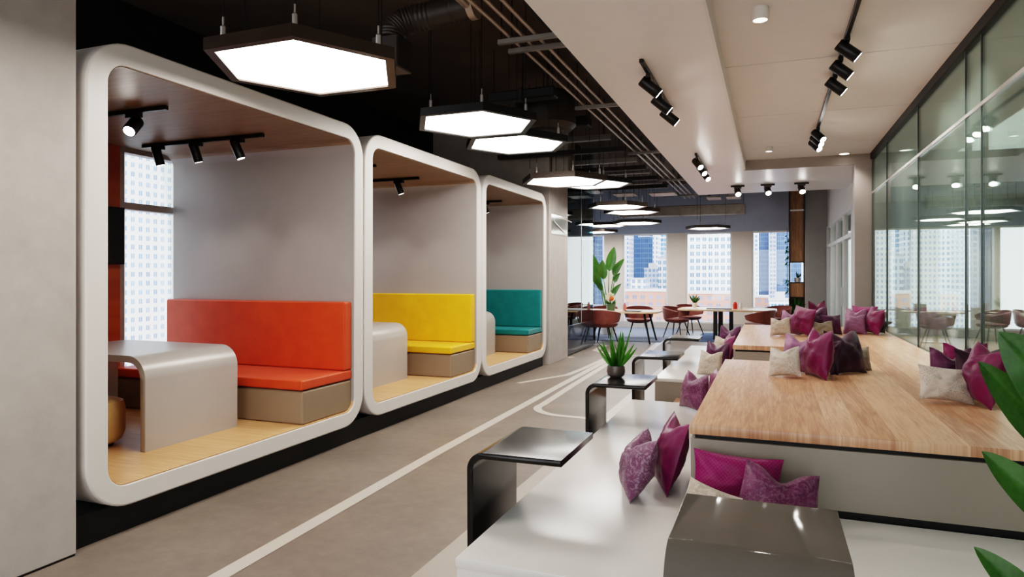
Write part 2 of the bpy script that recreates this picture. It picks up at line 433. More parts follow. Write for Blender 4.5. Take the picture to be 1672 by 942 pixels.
# far wall: piers, sill and header round four windows
wins = [(-6.02, -4.82), (-4.26, -2.90), (-2.36, -1.05), (-0.50, 0.90)]
ZB, ZT = 0.19, 2.88
fw = sgroup('wall_far')
wins2 = [(1.95, 3.18), (3.46, 4.92), (5.46, 6.9)]
xs = [-6.4] + [v for w in wins + wins2 for v in w] + [7.6]
for i in range(0, len(xs), 2):
    struct('pier', one(box, xs[i], xs[i + 1], YF, YF + 0.3, ZB, ZT), M['beige_wall'], fw)
struct('sill_panel', one(box, -6.4, 7.6, YF - 0.02, YF + 0.3, 0, ZB), M['grey_wall'], fw)
struct('header_panel', one(box, -6.4, 7.6, YF - 0.01, YF + 0.3, ZT, CEIL), M['blue_wall'], fw)
for i, (a, b) in enumerate(wins + wins2):
    w = sgroup('window_%d' % (i + 1))
    bm = BM(); t = 0.045
    box(bm, a, a + t, YF + 0.02, YF + 0.12, ZB, ZT); box(bm, b - t, b, YF + 0.02, YF + 0.12, ZB, ZT)
    box(bm, a + t, b - t, YF + 0.02, YF + 0.12, ZB, ZB + t); box(bm, a + t, b - t, YF + 0.02, YF + 0.12, ZT - t, ZT)
    box(bm, a + t, b - t, YF + 0.03, YF + 0.11, 0.66, 0.69)
    struct('window_frame', bm, M['frame_white'], w)
    struct('pane', one(box, a + t, b - t, YF + 0.065, YF + 0.071, ZB + t, ZT - t), M['glass_clear'], w)
# right wall beyond the column, with a glazed timber-white screen and door
rw = sgroup('wall_right')
struct('wall_panel', one(box, 1.47, 1.56, 12.45, 14.3, 0, CEIL), M['white_wall'], rw)
struct('wall_panel', one(box, 1.47, 1.56, 14.3, YF - 0.02, 2.96, CEIL), M['white_wall'], rw)
struct('corner_panel', one(box, 0.92, 1.47, YF - 0.06, YF, 0, CEIL), M['grey_wall'], rw)
d1 = sgroup('door_1')
bm = BM()
for y in (14.3, 15.9, 17.5, 19.0, 20.36): box(bm, 1.45, 1.55, y, y + 0.09, 0, 2.95)
for z in (2.36, 2.88): box(bm, 1.45, 1.55, 14.39, 20.36, z, z + 0.08)
struct('door_frame', bm, M['frame_white'], d1)
ysr = (14.3, 15.9, 17.5, 19.0, 20.36)
for i in range(4):
    struct('pane', one(box, 1.50, 1.51, ysr[i] + 0.09, ysr[i + 1], 0.02, 2.36), M['glass_clear'], d1)
    struct('transom_pane', one(box, 1.50, 1.51, ysr[i] + 0.09, ysr[i + 1], 2.44, 2.88), M['glass_clear'], d1)
struct('door_handle', one(tube, [(1.42, 15.75, 0.95), (1.42, 15.75, 1.35)], 0.014, 8), M['alu'], d1)
struct('wall_column', one(box, 1.27, 1.56, 12.05, 12.45, 0, 3.56), M['beam'])
# glass partition on the right: panes, joints, transom rail and black head channel
gp = sgroup('glass_partition')
gy = [-3.0, -0.4, 2.3, 4.4, 6.56, 8.49, 10.62, 12.04]
for i in range(len(gy) - 1):
    struct('pane', one(box, XG, XG + 0.012, gy[i] + 0.006, gy[i + 1] - 0.006, 0.02, 2.90), M['glass_part'], gp)
    struct('upper_pane', one(box, XG, XG + 0.012, gy[i] + 0.006, gy[i + 1] - 0.006, 2.94, 3.47), M['glass_part'], gp)
for y in gy[1:-1] + [6.11, 12.03]:
    struct('joint', one(box, XG - 0.006, XG + 0.018, y - 0.008, y + 0.008, 0.02, 3.47), M['joint'], gp)
struct('rail', one(box, XG - 0.012, XG + 0.022, -3.0, 12.04, 2.905, 2.935), M['alu'], gp)
struct('top_frame', one(box, XG - 0.03, XG + 0.04, -3.0, 12.04, 3.465, 3.56), M['black'], gp)
# dim room behind the glass
struct('wall_right_room', one(box, 7.4, 7.6, -3.2, YF, 0, CEIL), M['grey_wall'])
struct('ceiling_right_room', one(box, 1.58, 7.4, -3.2, YF - 0.02, 3.57, 3.62), M['grey_wall'])
# facade on the left behind the pods: red timber panels and tall windows
lf = sgroup('wall_facade')
segs = [(2.6, 4.80, 'w'), (4.80, 5.62, 'g'), (5.62, 7.65, 'w'), (7.65, 8.47, 'g'), (8.47, 10.5, 'w'), (10.5, 11.4, 'g'), (11.4, 13.0, 'w'), (13.0, 15.0, 'g'), (15.0, 15.6, 'w'), (15.6, 17.6, 'g'), (17.6, 18.2, 'w'), (18.2, 20.2, 'g')]
k = 8
for a, b, kd in segs:
    if kd == 'w':
        struct('timber_panel' if b < 12 else 'pier', one(box, XL - 0.2, XL, a, b, 0, 2.95), M['dark_wood'] if b < 12 else M['beige_wall'], lf)
        struct('header_panel', one(box, XL - 0.2, XL, a, b, 2.95, CEIL), M['black'], lf)
    else:
        w = sgroup('window_%d' % k); k += 1
        bm = BM(); t = 0.05
        box(bm, XL - 0.12, XL, a, a + t, 0, 2.95)
        box(bm, XL - 0.12, XL, b - t, b, 0, 2.95)
        for z0, z1 in ((0.0, 0.06), (2.27, 2.34), (2.84, 2.95)): box(bm, XL - 0.12, XL, a + t, b - t, z0, z1)
        struct('window_frame', bm, M['frame_grey'], w)
        struct('pane', one(box, XL - 0.07, XL - 0.064, a + t, b - t, 0.06, 2.27), M['glass_clear'], w)
        struct('pane', one(box, XL - 0.07, XL - 0.064, a + t, b - t, 2.34, 2.84), M['glass_clear'], w)
        struct('header_panel', one(box, XL - 0.2, XL, a, b, 2.95, CEIL), M['black'], w)
struct('wall_facade_end', one(box, XL - 0.25, XL, 20.2, YF, 0, CEIL), M['blue_wall'])
# wall behind the camera with wide window openings
bw = sgroup('wall_back')
struct('header_panel', one(box, -4.2, 1.6, -3.2, -3.0, 3.2, CEIL), M['white_wall'], bw)
for a, b in ((-4.2, -3.6), (-1.3, -0.9), (1.2, 7.4)):
    struct('pier', one(box, a, b, -3.2, -3.0, 0, 3.2), M['white_wall'], bw)

# floor inlays
def ribbon(name, pts, w, z=0.0025, mat='line'):
    pts = [Vector(p) for p in pts]; bm = BM(); L = []; Rr = []
    for i, p in enumerate(pts):
        d = (pts[min(i + 1, len(pts) - 1)] - pts[max(i - 1, 0)]).normalized(); n = Vector((-d.y, d.x))
        L.append(bm.verts.new((p.x + n.x * w / 2, p.y + n.y * w / 2, z))); Rr.append(bm.verts.new((p.x - n.x * w / 2, p.y - n.y * w / 2, z)))
    for i in range(len(pts) - 1): bm.faces.new((L[i], L[i + 1], Rr[i + 1], Rr[i]))
    o = struct(name, bm, M[mat], None, 0)
    return o
ribbon('floor_line', [(-2.69, -3), (-2.73, 2.7), (-2.81, 5.37), (-2.86, 9.5), (-2.88, 13.3)], 0.11)
ribbon('floor_line', [(-2.78, 13.2), (-2.69, 9.4), (-2.64, 8.1)] + arc(-2.19, 7.75, 0.45, 170, 265, 10) + [(-1.9, 7.28), (-1.25, 7.26)], 0.10)
ribbon('floor_line', [(-3.50, 9.30), (-3.2, 10.0), (-3.05, 10.35), (-3.0, 11.2), (-2.97, 12.9)], 0.10)
ribbon('floor_line', [(-4.2, 14.8), (-3.72, 15.25), (-3.52, 15.0), (-3.52, 14.3), (-3.5, 13.95), (-3.25, 13.62), (-2.9, 13.42), (-2.2, 13.3)], 0.13)
ribbon('floor_line', [(-2.35, 13.4), (-2.45, 15.2), (-2.5, 16.9)], 0.14)
ribbon('floor_line', [(-3.7, 12.55), (-3.6, 12.66)], 0.12)
bm = BM(); prism(bm, [(-1.78, -3), (-1.235, -3), (-1.235, 12.5), (-1.78, 12.5)], 'Z', 0.0005, 0.0015); struct('floor_band', bm, M['lightfloor'], None, 0)
bm = BM(); box(bm, -6.0, -2.45, 16.1, YF - 0.03, 0.0005, 0.008)
tag(center(obj('carpet', bm, M['carpet'])), 'blue grey carpet laid under the dining table with the tall plant', 'carpet')
bm = BM(); prism(bm, rrect(-1.75, 0.2, 16.7, 19.2, 0.05), 'Z', 0.0005, 0.012)
tag(center(obj('rug', bm, M['rug'])), 'flat blue rug under the table with black steel legs', 'rug')

# ------------------------------------------------------------------ meeting pods
PW = 2.855; PY0 = 2.705; PZ0, PZ1 = 0.18, 3.03; TH = 0.14; XB = -6.02
def make_pod(i, colour, words):
    y0 = PY0 + PW * i + 0.012; y1 = PY0 + PW * (i + 1) - 0.012; yc = (y0 + y1) / 2
    pod = thing('meeting_pod', words[0], 'booth', (XP - 1.15, yc, 0), None)
    # shell: ring between two rounded rectangles
    no = 10
    outer = rrect(y0, y1, PZ0, PZ1, 0.30, no); inner = rrect(y0 + TH, y1 - TH, PZ0 + TH - 0.01, PZ1 - TH, 0.13, no)
    bm = BM()
    prof = [(XP - 0.03, 0.0), (XP - 0.009, 0.009), (XP, 0.03)]   # front edge rounding of outer rim
    def ring(poly, x, inset=0.0):
        cy = yc; cz = (PZ0 + PZ1) / 2; out = []
        n = len(poly)
        for k in range(n):
            a = Vector(poly[k - 1]); b = Vector(poly[(k + 1) % n]); d = (b - a).normalized(); nr = Vector((-d.y, d.x))
            out.append(bm.verts.new((x, poly[k][0] + nr.x * inset, poly[k][1] + nr.y * inset)))
        return out
    rings = [ring(outer, XB), ring(outer, XP - 0.014)] + [ring(outer, XP - 0.014 + 0.014 * math.sin(R(a)), 0.014 * (1 - math.cos(R(a)))) for a in (30, 60, 90)]
    rings += [ring(inner, XP, -0.006), ring(inner, XP - 0.002, -0.0015), ring(inner, XP - 0.006, 0.0), ring(inner, XB)]
    for a, b in zip(rings, rings[1:] + rings[:1]):
        n = len(a)
        for k in range(n): bm.faces.new((a[k], a[(k + 1) % n], b[(k + 1) % n], b[k]))
    obj('shell', bm, M['pod'], pod, smooth=50, wn=True)
    # lining, split in floor, sides and ceiling strips just inside the shell
    lin = rrect(y0 + TH, y1 - TH, PZ0 + TH - 0.01, PZ1 - TH, 0.13, no); n1 = no + 1
    def liner(name, idx, mat):
        bm = BM(); pts = [lin[k % len(lin)] for k in idx]
        ax, bx, cx_, dx = [], [], [], []
        for j, p in enumerate(pts):
            a = Vector(pts[max(j - 1, 0)]); b = Vector(pts[min(j + 1, len(pts) - 1)]); d = (b - a).normalized(); nr = Vector((-d.y, d.x))
            q = (p[0] + nr.x * 0.006, p[1] + nr.y * 0.006)
            ax.append(bm.verts.new((XP - 0.02, *p))); bx.append(bm.verts.new((XP - 0.014, *q))); cx_.append(bm.verts.new((XB + 0.01, *q))); dx.append(bm.verts.new((XB + 0.01, *p)))
        for j in range(len(pts) - 1):
            bm.faces.new((ax[j], ax[j + 1], bx[j + 1], bx[j])); bm.faces.new((bx[j], bx[j + 1], cx_[j + 1], cx_[j])); bm.faces.new((cx_[j], cx_[j + 1], dx[j + 1], dx[j]))
        obj(name, bm, mat, pod, smooth=40)
    c = n1  # corner point counts: corner0 = bottom right, 1 = top right, 2 = top left, 3 = bottom left
    liner('floor_panel', list(range(3 * c + 2, 4 * c)) + list(range(0, 9)), M['pod_floor'])
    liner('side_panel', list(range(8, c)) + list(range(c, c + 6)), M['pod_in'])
    liner('ceiling_panel', list(range(c + 5, 2 * c)) + list(range(2 * c, 2 * c + 6)), M['pod_ceil'])
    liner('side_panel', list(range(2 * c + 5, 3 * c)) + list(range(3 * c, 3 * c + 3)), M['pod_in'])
    obj('plinth', one(box, XB + 0.05, XP - 0.08, y0 - 0.012, y1 + 0.012, 0.0, PZ0 + 0.005), M['black'], pod)
    zf = PZ0 + TH - 0.004
    # upholstered bench against the far side panel
    yb = y1 - TH - 0.008
    be = thing('pod_bench', words[1], 'bench', (XP - 1.2, yb - 0.36, zf))
    obj('bench_base', one(box, XB + 0.04, XP - 0.035, yb - 0.715, yb, zf, zf + 0.29, 0.02, 3), M['taupe'], be, wn=True)
    obj('seat_cushion', one(box, XB + 0.04, XP - 0.03, yb - 0.73, yb, zf + 0.297, zf + 0.385, 0.018, 3), M[colour], be, wn=True)
    obj('backrest', one(box, XB + 0.04, XP - 0.032, yb - 0.12, yb, zf + 0.387, zf + 1.035, 0.018, 3), M[colour], be, wn=True)
    # bent sheet table
    ya = PY0 + PW * i + 0.855; yz = ya + 0.90; xr, xl, zt, r = -4.235, -5.70, 1.01, 0.17
    path = [(xl, zf)] + arc(xl + r, zt - r, r, 180, 90, 12) + arc(xr - r, zt - r, r, 90, 0, 12) + [(xr, zf)]
    bm = BM(); prism(bm, strip_path(path, 0.05), 'Y', ya, yz, 0.004)
    tb = center(obj('pod_table', bm, M['table_grey'], smooth=50)); tag(tb, words[2], 'table')
    if i == 0:
        st = thing('stool', 'low round tan leather stool inside the near meeting booth by its left edge', 'stool', (-4.75, 3.56, zf))
        bm = BM(); rr = 0.20
        lathe(bm, [(0, zf + 0.02), (0.13, zf + 0.02), (0.175, zf + 0.045), (rr, zf + 0.11), (rr, zf + 0.28), (0.185, zf + 0.335), (0.14, zf + 0.352), (0, zf + 0.355)], 40, -4.75, 3.56)
        obj('seat', bm, M['stool'], st)
        obj('base', one(lathe, [(0, zf), (0.12, zf), (0.12, zf + 0.022), (0, zf + 0.022)], 32, -4.75, 3.56), M['black'], st)
    return pod
make_pod(0, 'orange', ('large rounded white meeting booth nearest the concrete wall, orange seating inside', 'orange upholstered bench on a taupe base inside the near booth', 'grey bent sheet table in front of the orange bench'))
make_pod(1, 'yellow', ('rounded white meeting booth in the middle, yellow seating inside', 'yellow upholstered bench on a taupe base inside the middle booth', 'grey bent sheet table in front of the yellow bench'))
make_pod(2, 'teal', ('rounded white meeting booth at the far end, teal seating inside', 'teal upholstered bench on a taupe base inside the far booth', 'grey bent sheet table in front of the teal bench'))
# wall screen
tv = thing('television', 'flat black screen hung on the red timber panel behind the near booth', 'screen', (-5.97, 4.2, 1.71))
obj('bezel', one(box, -6.045, -5.945, 3.70, 4.77, 1.71, 2.27, 0.006, 2), M['metal_black'], tv)
obj('display', one(box, -5.944, -5.940, 3.72, 4.75, 1.735, 2.25), M['screen'], tv)

# ------------------------------------------------------------------ track lights
def head(bmh, bml, p, d, r=0.042, L=0.15, drop=0.09):
    """spotlight head hanging below p, pointing along d"""
    d = Vector(d).normalized(); p = Vector(p); c = p + Vector((0, 0, -drop))
    tube(bmh, [p, c], 0.010, 8)
    a = c - d * L * 0.45; b = c + d * L * 0.55
    tube(bmh, [a, a + d * 0.012, b - d * 0.004, b], [r * 0.88, r, r, r * 0.97], 20)
    tube(bml, [b - d * 0.002, b + d * 0.0025], r * 0.80, 20)
    return b
def spot_lamp(p, d, energy, size=70, blend=0.7, col=(1, 0.93, 0.86)):
    l = bpy.data.lights.new('spot_lamp', 'SPOT'); l.energy = energy; l.spot_size = R(size); l.spot_blend = blend; l.color = col; l.shadow_soft_size = 0.05
    o = bpy.data.objects.new('spot_lamp', l); COL.objects.link(o); d = Vector(d).normalized()
    o.location = Vector(p) + d * 0.02; o.rotation_euler = d.to_track_quat('-Z', 'Y').to_euler()
def track(label, a, b, heads, z, mat='metal_black', lens='spot_lens', energy=18, r=0.042, L=0.15, group=None, hw=0.017):
    a = Vector(a + (z,)); b = Vector(b + (z,)); mid = (a + b) / 2
    t = thing('track_light', label, 'track light', mid, group)
    bm = BM(); x0, x1 = sorted((a.x, b.x)); y0, y1 = sorted((a.y, b.y))
    if x1 - x0 > y1 - y0: box(bm, x0, x1, a.y - hw, a.y + hw, z - 0.032, z, 0.003, 1)
    else: box(bm, a.x - hw, a.x + hw, y0, y1, z - 0.032, z, 0.003, 1)
    obj('rail', bm, M['metal_black'], t)
    al = (b - a).normalized()
    for pos, d in heads:
        p = Vector((pos[0], pos[1], z - 0.034))
        bh, bl = BM(), BM()
        q = p + Vector((0, 0, 0.0)); e = 0.07
        box(bh, q.x - (e if abs(al.x) > .5 else 0.019), q.x + (e if abs(al.x) > .5 else 0.019), q.y - (e if abs(al.y) > .5 else 0.019), q.y + (e if abs(al.y) > .5 else 0.019), q.z - 0.03, q.z + 0.003)
        tip = head(bh, bl, p, d, r, L)
        h = obj('spotlight', bh, M[mat], t)
        obj('lens', bl, M[lens], h)
        if energy: spot_lamp(tip, d, energy)
zc = PZ1 - TH - 0.008
for i, nm in enumerate(('near', 'middle', 'far')):
    dy = PW * i
    track('black track light on the front part of the %s booth ceiling' % nm, (-5.74, 3.75 + dy), (-4.24, 3.75 + dy),
          [((-4.58, 3.75 + dy), (0.25, -0.75, -0.75))], zc, lens='spot_lens' if i == 0 else 'spot_lens_soft', energy=10, r=0.05, L=0.15)
    track('black track light over the bench on the %s booth ceiling' % nm, (-5.74, 4.80 + dy), (-4.26, 4.80 + dy),
          [((-5.54, 4.80 + dy), (0.12, 0.25, -1)), ((-5.06, 4.80 + dy), (0.1, 0.3, -1)), ((-4.56, 4.80 + dy), (0.3, 0.25, -1))], zc, lens='spot_lens_soft', energy=9, r=0.042, L=0.16)
aim = (0.72, 0.25, -0.62)
track('black track light with three spots on the white soffit, near end', (-1.0, 5.55), (-1.0, 7.35), [((-1.0, y), aim) for y in (5.95, 6.6, 7.15)], 3.40, energy=85, r=0.05, L=0.2)
track('track light with three small bronze spots on the white soffit, farther along', (-1.02, 10.1), (-1.02, 11.9), [((-1.02, y), (0.5, -0.5, -0.66)) for y in (10.3, 10.95, 11.6)], 3.40, mat='bronze', energy=30, r=0.05, L=0.19)
track('long black track light with six spots on the recessed ceiling', (0.58, 4.3), (0.58, 10.3), [((0.58, y), (0.75, 0.1, -0.62) if y < 8 else (0.55, -0.48, -0.66)) for y in (6.05, 6.6, 7.15, 9.6, 9.95, 10.3)], 3.56, energy=85, r=0.05, L=0.19)
for x, nm in ((-0.61, 'left'), (-0.05, 'middle'), (0.56, 'right')):
    track('single ceiling spot beyond the dark beam, %s one of three' % nm, (x - 0.13, 14.05), (x + 0.13, 14.05), [((x, 14.05), (0.15, -0.72, -0.7))], 3.40, mat='bronze', lens='spot_lens', energy=25, r=0.062, L=0.17)
# surface downlights on the recessed ceiling
for (x, y, r, h, lb) in ((-0.07, 5.22, 0.062, 0.09, 'white round surface downlight on the recessed ceiling, nearest and largest'),
                         (-0.02, 10.9, 0.055, 0.07, 'small white surface downlight near the dark beam, beside the soffit edge'),
                         (1.10, 11.85, 0.09, 0.02, 'flat round recessed downlight near the glass wall by the dark beam')):
    t = thing('downlight', lb, 'ceiling light', (x, y, 3.56 - h))
    obj('housing', one(lathe, [(r * 0.8, 3.56 - h + 0.02), (r * 0.82, 3.56 - h), (r, 3.56 - h), (r, 3.56), (0, 3.56)], 32, x, y), M['pod'], t)
    obj('lens', one(lathe, [(0, 3.56 - h + 0.012), (r * 0.55, 3.56 - h + 0.012), (r * 0.8, 3.56 - h + 0.006)], 32, x, y), M['spot_lens_soft'], t)
    spot_lamp((x, y, 3.56 - h - 0.02), (0, 0, -1), 45, 120, 0.9)

# ------------------------------------------------------------------ hexagon pendant lamps
hexes = [(-2.84, 3.62, 2.95, 0.585, 'largest hexagon pendant lamp, nearest, hanging above the front of the near booth'),
         (-2.78, 6.17, 3.12, 0.585, 'second nearest hexagon pendant lamp, behind the largest one'),
         (-2.78, 7.30, 3.12, 0.57, 'hexagon pendant lamp just behind and below the second nearest lamp in view'),
         (-2.79, 9.29, 2.95, 0.575, 'hexagon pendant lamp hanging before the concrete pier after the far booth'),
         (-2.76, 10.95, 3.12, 0.58, 'hexagon pendant lamp partly hidden behind the lamp before the concrete pier'),
         (-2.83, 13.10, 2.95, 0.535, 'hexagon pendant lamp, upper left one of the overlapping pair past the pier'),
         (-2.79, 14.32, 2.95, 0.54, 'hexagon pendant lamp, lower right one of the overlapping pair past the pier'),
         (-3.24, 17.35, 2.95, 0.57, 'hexagon pendant lamp above the window with the dark blue tower'),
         (-4.2, 17.93, 2.95, 0.53, 'hexagon pendant lamp left of the one above the dark blue tower window'),
         (-4.65, 19.0, 2.85, 0.49, 'lowest hexagon pendant lamp above the tall plant by the far window'),
         (-1.56, 18.5, 2.85, 0.51, 'lone hexagon pendant lamp above the table with black steel legs'),
         (4.24, 16.9, 2.95, 0.62, 'hexagon pendant lamp behind the glass partition, nearest of the three there'),
         (3.70, 18.2, 2.90, 0.50, 'hexagon pendant lamp behind the glass partition, above the pedestal table'),
         (4.55, 19.4, 2.85, 0.50, 'hexagon pendant lamp behind the glass partition, closest to the windows')]
for (x, y, z, r, lb) in hexes:
    t = thing('pendant_lamp', lb, 'pendant lamp', (x, y, z), 'hexagon pendant lamps')
    def hexpts(rr): return [(x + rr * math.cos(R(60 * k)), y + rr * math.sin(R(60 * k))) for k in range(6)]
    bm = BM(); o_ = hexpts(r + 0.065); i_ = hexpts(r)
    z0, z1, zi = z, z + 0.075, z + 0.012
    A = [bm.verts.new((*p, z0)) for p in o_]; B = [bm.verts.new((*p, z1)) for p in o_]; C = [bm.verts.new((*p, z0)) for p in i_]; D = [bm.verts.new((*p, zi)) for p in i_]
    for k in range(6):
        j = (k + 1) % 6
        bm.faces.new((A[k], A[j], B[j], B[k])); bm.faces.new((C[k], C[j], A[j], A[k])); bm.faces.new((D[k], D[j], C[j], C[k]))
    bm.faces.new(B)
    obj('frame', bm, M['bronze'] if z < 3 else M['metal_black'], t, smooth=0)
    bm = BM(); bm.faces.new([bm.verts.new((*p, zi)) for p in i_])
    for f in bm.faces:
        if f.normal.z > 0: f.normal_flip()
    obj('diffuser', bm, M['hex_light'], t, smooth=0)
    for k in ((0, 2, 4) if r < 0.52 else (0, 1, 2, 3, 4, 5)):
        px, py = x + (r - 0.05) * math.cos(R(60 * k)), y + (r - 0.05) * math.sin(R(60 * k))
        s = obj('suspension_rod', one(tube, [(px, py, z1), (px, py, CEIL if x < 2 else 3.57)], 0.0035, 6), M['metal_black'], t)
        obj('ferrule', one(tube, [(px, py, z1), (px, py, z1 + 0.09), (px, py, z1 + 0.10), (px, py, z1 + 0.15)], [0.016, 0.016, 0.006, 0.006], 10), M['alu'], s)

# ------------------------------------------------------------------ ceiling services
for k, x in enumerate((-2.19, -2.07, -1.95)):
    o = obj('conduit', one(tube, [(x, -3.0, 3.75), (x, 19.0, 3.75)], 0.017, 10), M['pipe'])
    tag(center(o), ('thin steel conduit along the black ceiling, leftmost of three beside the soffit', 'thin steel conduit along the black ceiling, middle one of three', 'thin steel conduit along the black ceiling, closest of three to the soffit')[k], 'pipe')
o = obj('pipe', one(tube, [(-2.42, -3.0, 3.92), (-2.42, 5.3, 3.92)], 0.04, 14), M['pipe']); tag(center(o), 'thicker pipe running along the ceiling to the flexible duct', 'pipe')
o = obj('cable_tray', one(box, -1.86, -1.54, -3.0, 19.2, 3.80, 3.86), M['black']); tag(center(o), 'flat black cable tray hugging the soffit edge', 'cable tray')
for k, y in enumerate((3.4, 5.6, 5.86, 8.15, 11.5, 15.0, 18.0)):
    t = thing('channel_bracket', ['', 'first of two close steel channels under the conduits near the flexible duct', 'second of two close steel channels under the conduits near the flexible duct', 'steel channel carrying the conduits above the second track light', 'steel channel carrying the conduits beyond the pier', 'steel channel under the conduits toward the far tables', 'last steel channel under the conduits, at the far end of the soffit'][k] or 'steel channel under the conduits above the near booth', 'bracket', (-2.0, y, 3.69))
    obj('channel', one(box, -2.30, -1.53, y - 0.022, y + 0.022, 3.69, 3.732), M['channel'], t)
    for x in (-2.27, -1.60): obj('hanger_rod', one(tube, [(x, y, 3.69), (x, y, CEIL)], 0.006, 6), M['metal_black'], t)
# flexible duct with its square box
t = thing('flexible_duct', 'ribbed flexible duct bending down into a square box behind the largest lamp', 'duct', (-2.9, 5.2, 3.4))
pts = [(-2.42, 5.28, 3.95), (-2.6, 5.27, 3.93), (-2.8, 5.25, 3.90), (-2.96, 5.22, 3.88), (-3.06, 5.18, 3.84), (-3.12, 5.14, 3.77), (-3.13, 5.12, 3.66)]
fine = []; rad = []
for i in range(len(pts) - 1):
    for s in range(8):
        a = Vector(pts[i]).lerp(Vector(pts[i + 1]), s / 8); fine.append(a); rad.append(0.115 + (0.007 if s % 2 else 0))
obj('hose', one(tube, fine, rad, 18), M['duct'], t)
obj('plenum_box', one(box, -3.24, -2.98, 4.98, 5.24, 3.40, 3.68, 0.01, 1), M['duct'], t)
obj('collar', one(tube, [(-2.44, 5.28, 3.95), (-2.38, 5.28, 3.955)], 0.13, 18), M['pipe'], t)
# big drum and rectangular ducts
def duct(label, b, mat='duct', name='duct', rods=True):
    t = thing(name, label, 'duct', ((b[0] + b[1]) / 2, (b[2] + b[3]) / 2, b[4]))
    obj('body', one(box, *b, 0.015, 1), M[mat], t)
    bm = BM(); yc_ = (b[2] + b[3]) / 2
    if b[3] - b[2] > b[1] - b[0]: box(bm, b[0] - 0.015, b[1] + 0.015, yc_ - 0.02, yc_ + 0.02, b[4] - 0.015, b[5] + 0.015)
    else: box(bm, (b[0] + b[1]) / 2 - 0.02, (b[0] + b[1]) / 2 + 0.02, b[2] - 0.015, b[3] + 0.015, b[4] - 0.015, b[5] + 0.015)
    obj('flange', bm, M[mat], t)
    if rods:
        for x in (b[0] + 0.05, b[1] - 0.05): obj('hanger_rod', one(tube, [(x, yc_, b[5]), (x, yc_, CEIL)], 0.006, 6), M['metal_black'], t)
t = thing('air_handler', 'round black air handling drum hung left of the conduits', 'air handler', (-2.75, 8.32, 3.5))
obj('drum', one(lathe, [(0, 3.5), (0.34, 3.5), (0.40, 3.56), (0.40, 3.92), (0.36, 3.97), (0, 3.97)], 40, -2.75, 8.32), M['duct'], t)
obj('drum_cap', one(lathe, [(0, 3.46), (0.22, 3.47), (0.25, 3.505), (0, 3.505)], 32, -2.75, 8.32), M['black'], t)
for k in range(4): obj('hanger_rod', one(tube, [(-2.75 + 0.3 * math.cos(k * PI / 2 + .4), 8.32 + 0.3 * math.sin(k * PI / 2 + .4), 3.9), (-2.75 + 0.3 * math.cos(k * PI / 2 + .4), 8.32 + 0.3 * math.sin(k * PI / 2 + .4), CEIL)], 0.006, 6), M['metal_black'], t)
duct('black rectangular duct crossing above the third hexagon lamp', (-3.2, -2.35, 7.44, 7.62, 3.70, 3.82), 'black')
duct('black rectangular duct crossing between the third and fourth lamps', (-3.3, -2.35, 8.98, 9.2, 3.68, 3.82), 'black')
duct('square metal duct riser beside the concrete pier', (-3.69, -3.36, 11.5, 11.9, 3.4, 4.3), 'duct_light', rods=False)
duct('broad grey duct crossing the ceiling before the far wall', (-4.15, -0.65, 19.5, 19.9, 3.32, 3.6), 'duct_light')
for k, y in enumerate((10.15, 11.2, 12.3, 13.25, 13.75, 14.75, 15.4, 16.2)):
    t = thing('ceiling_strut', ['first', 'second', 'third', 'fourth', 'fifth', 'sixth', 'seventh', 'eighth'][k] + ' dark strut crossing the black ceiling after the fourth hexagon lamp', 'strut', (-3.3, y, 3.72))
    obj('bar', one(box, -4.6, -2.3, y - 0.05, y + 0.05, 3.70, 3.78), M['duct'] if k % 2 else M['channel'], t)
    for x in (-4.0, -2.4): obj('hanger_rod', one(tube, [(x, y, 3.78), (x, y, CEIL)], 0.006, 6), M['metal_black'], t)
for k, (x, y, w) in enumerate(((-3.2, 15.7, 0.5), (-2.35, 15.9, 0.6), (-3.9, 14.9, 0.6), (-1.3, 17.2, 0.32), (-0.85, 17.2, 0.32))):
    o = obj('ceiling_tile', one(box, x - w / 2, x + w / 2, y - 0.3, y + 0.3, 3.50, 3.53), M['duct_light'])
    tag(center(o), ['pale ceiling baffle hung left past the overlapping lamp pair', 'pale ceiling baffle hung beside the conduits past the overlapping lamp pair', 'pale ceiling baffle nearest the glass booth', 'pale ceiling baffle past the soffit end, beside the conduits', 'pale ceiling baffle past the soffit end, away from the conduits'][k], 'ceiling baffle')
    t2 = None
    for sx in (-1, 1):
        rod = obj('hanger_rod', one(tube, [(x + sx * w * 0.4, y, 3.53), (x + sx * w * 0.4, y, CEIL)], 0.005, 6), M['metal_black'], o)

# ------------------------------------------------------------------ benches and counter
def mk(name, label, cat, base): return thing(name, label, cat, base)
b1 = mk('bench', 'long white lacquered bench along the walkway, nearest, wrapping the front of the counter', 'bench', (-0.8, 4.0, 0))
L1 = [(-1.23, 2.52), (1.50, 2.52), (1.50, 3.60), (-0.39, 3.60), (-0.39, 6.35), (-1.23, 6.35)]
bm = BM(); prism(bm, L1, 'Z', ZS - 0.04, ZS, 0.004); obj('bench_top', bm, M['white_gloss'], b1)
L1b = [(-1.225, 2.525), (1.495, 2.525), (1.495, 3.60), (-0.39, 3.60), (-0.39, 6.345), (-1.225, 6.345)]
bm = BM(); prism(bm, L1b, 'Z', 0.0, ZS - 0.04); obj('bench_base', bm, M['white_gloss'], b1)
b2 = mk('bench', 'white lacquered bench farther along the walkway beside the second counter block', 'bench', (-0.8, 9.7, 0))
bm = BM(); prism(bm, [(-1.25, 7.78), (-0.39, 7.78), (-0.39, 11.62), (-1.25, 11.62)], 'Z', ZS - 0.04, ZS, 0.004); obj('bench_top', bm, M['white_gloss'], b2)
bm = BM(); prism(bm, [(-1.245, 7.785), (-0.39, 7.785), (-0.39, 11.615), (-1.245, 11.615)], 'Z', 0.0, ZS - 0.04); obj('bench_base', bm, M['riser'], b2)
NX = 0.38
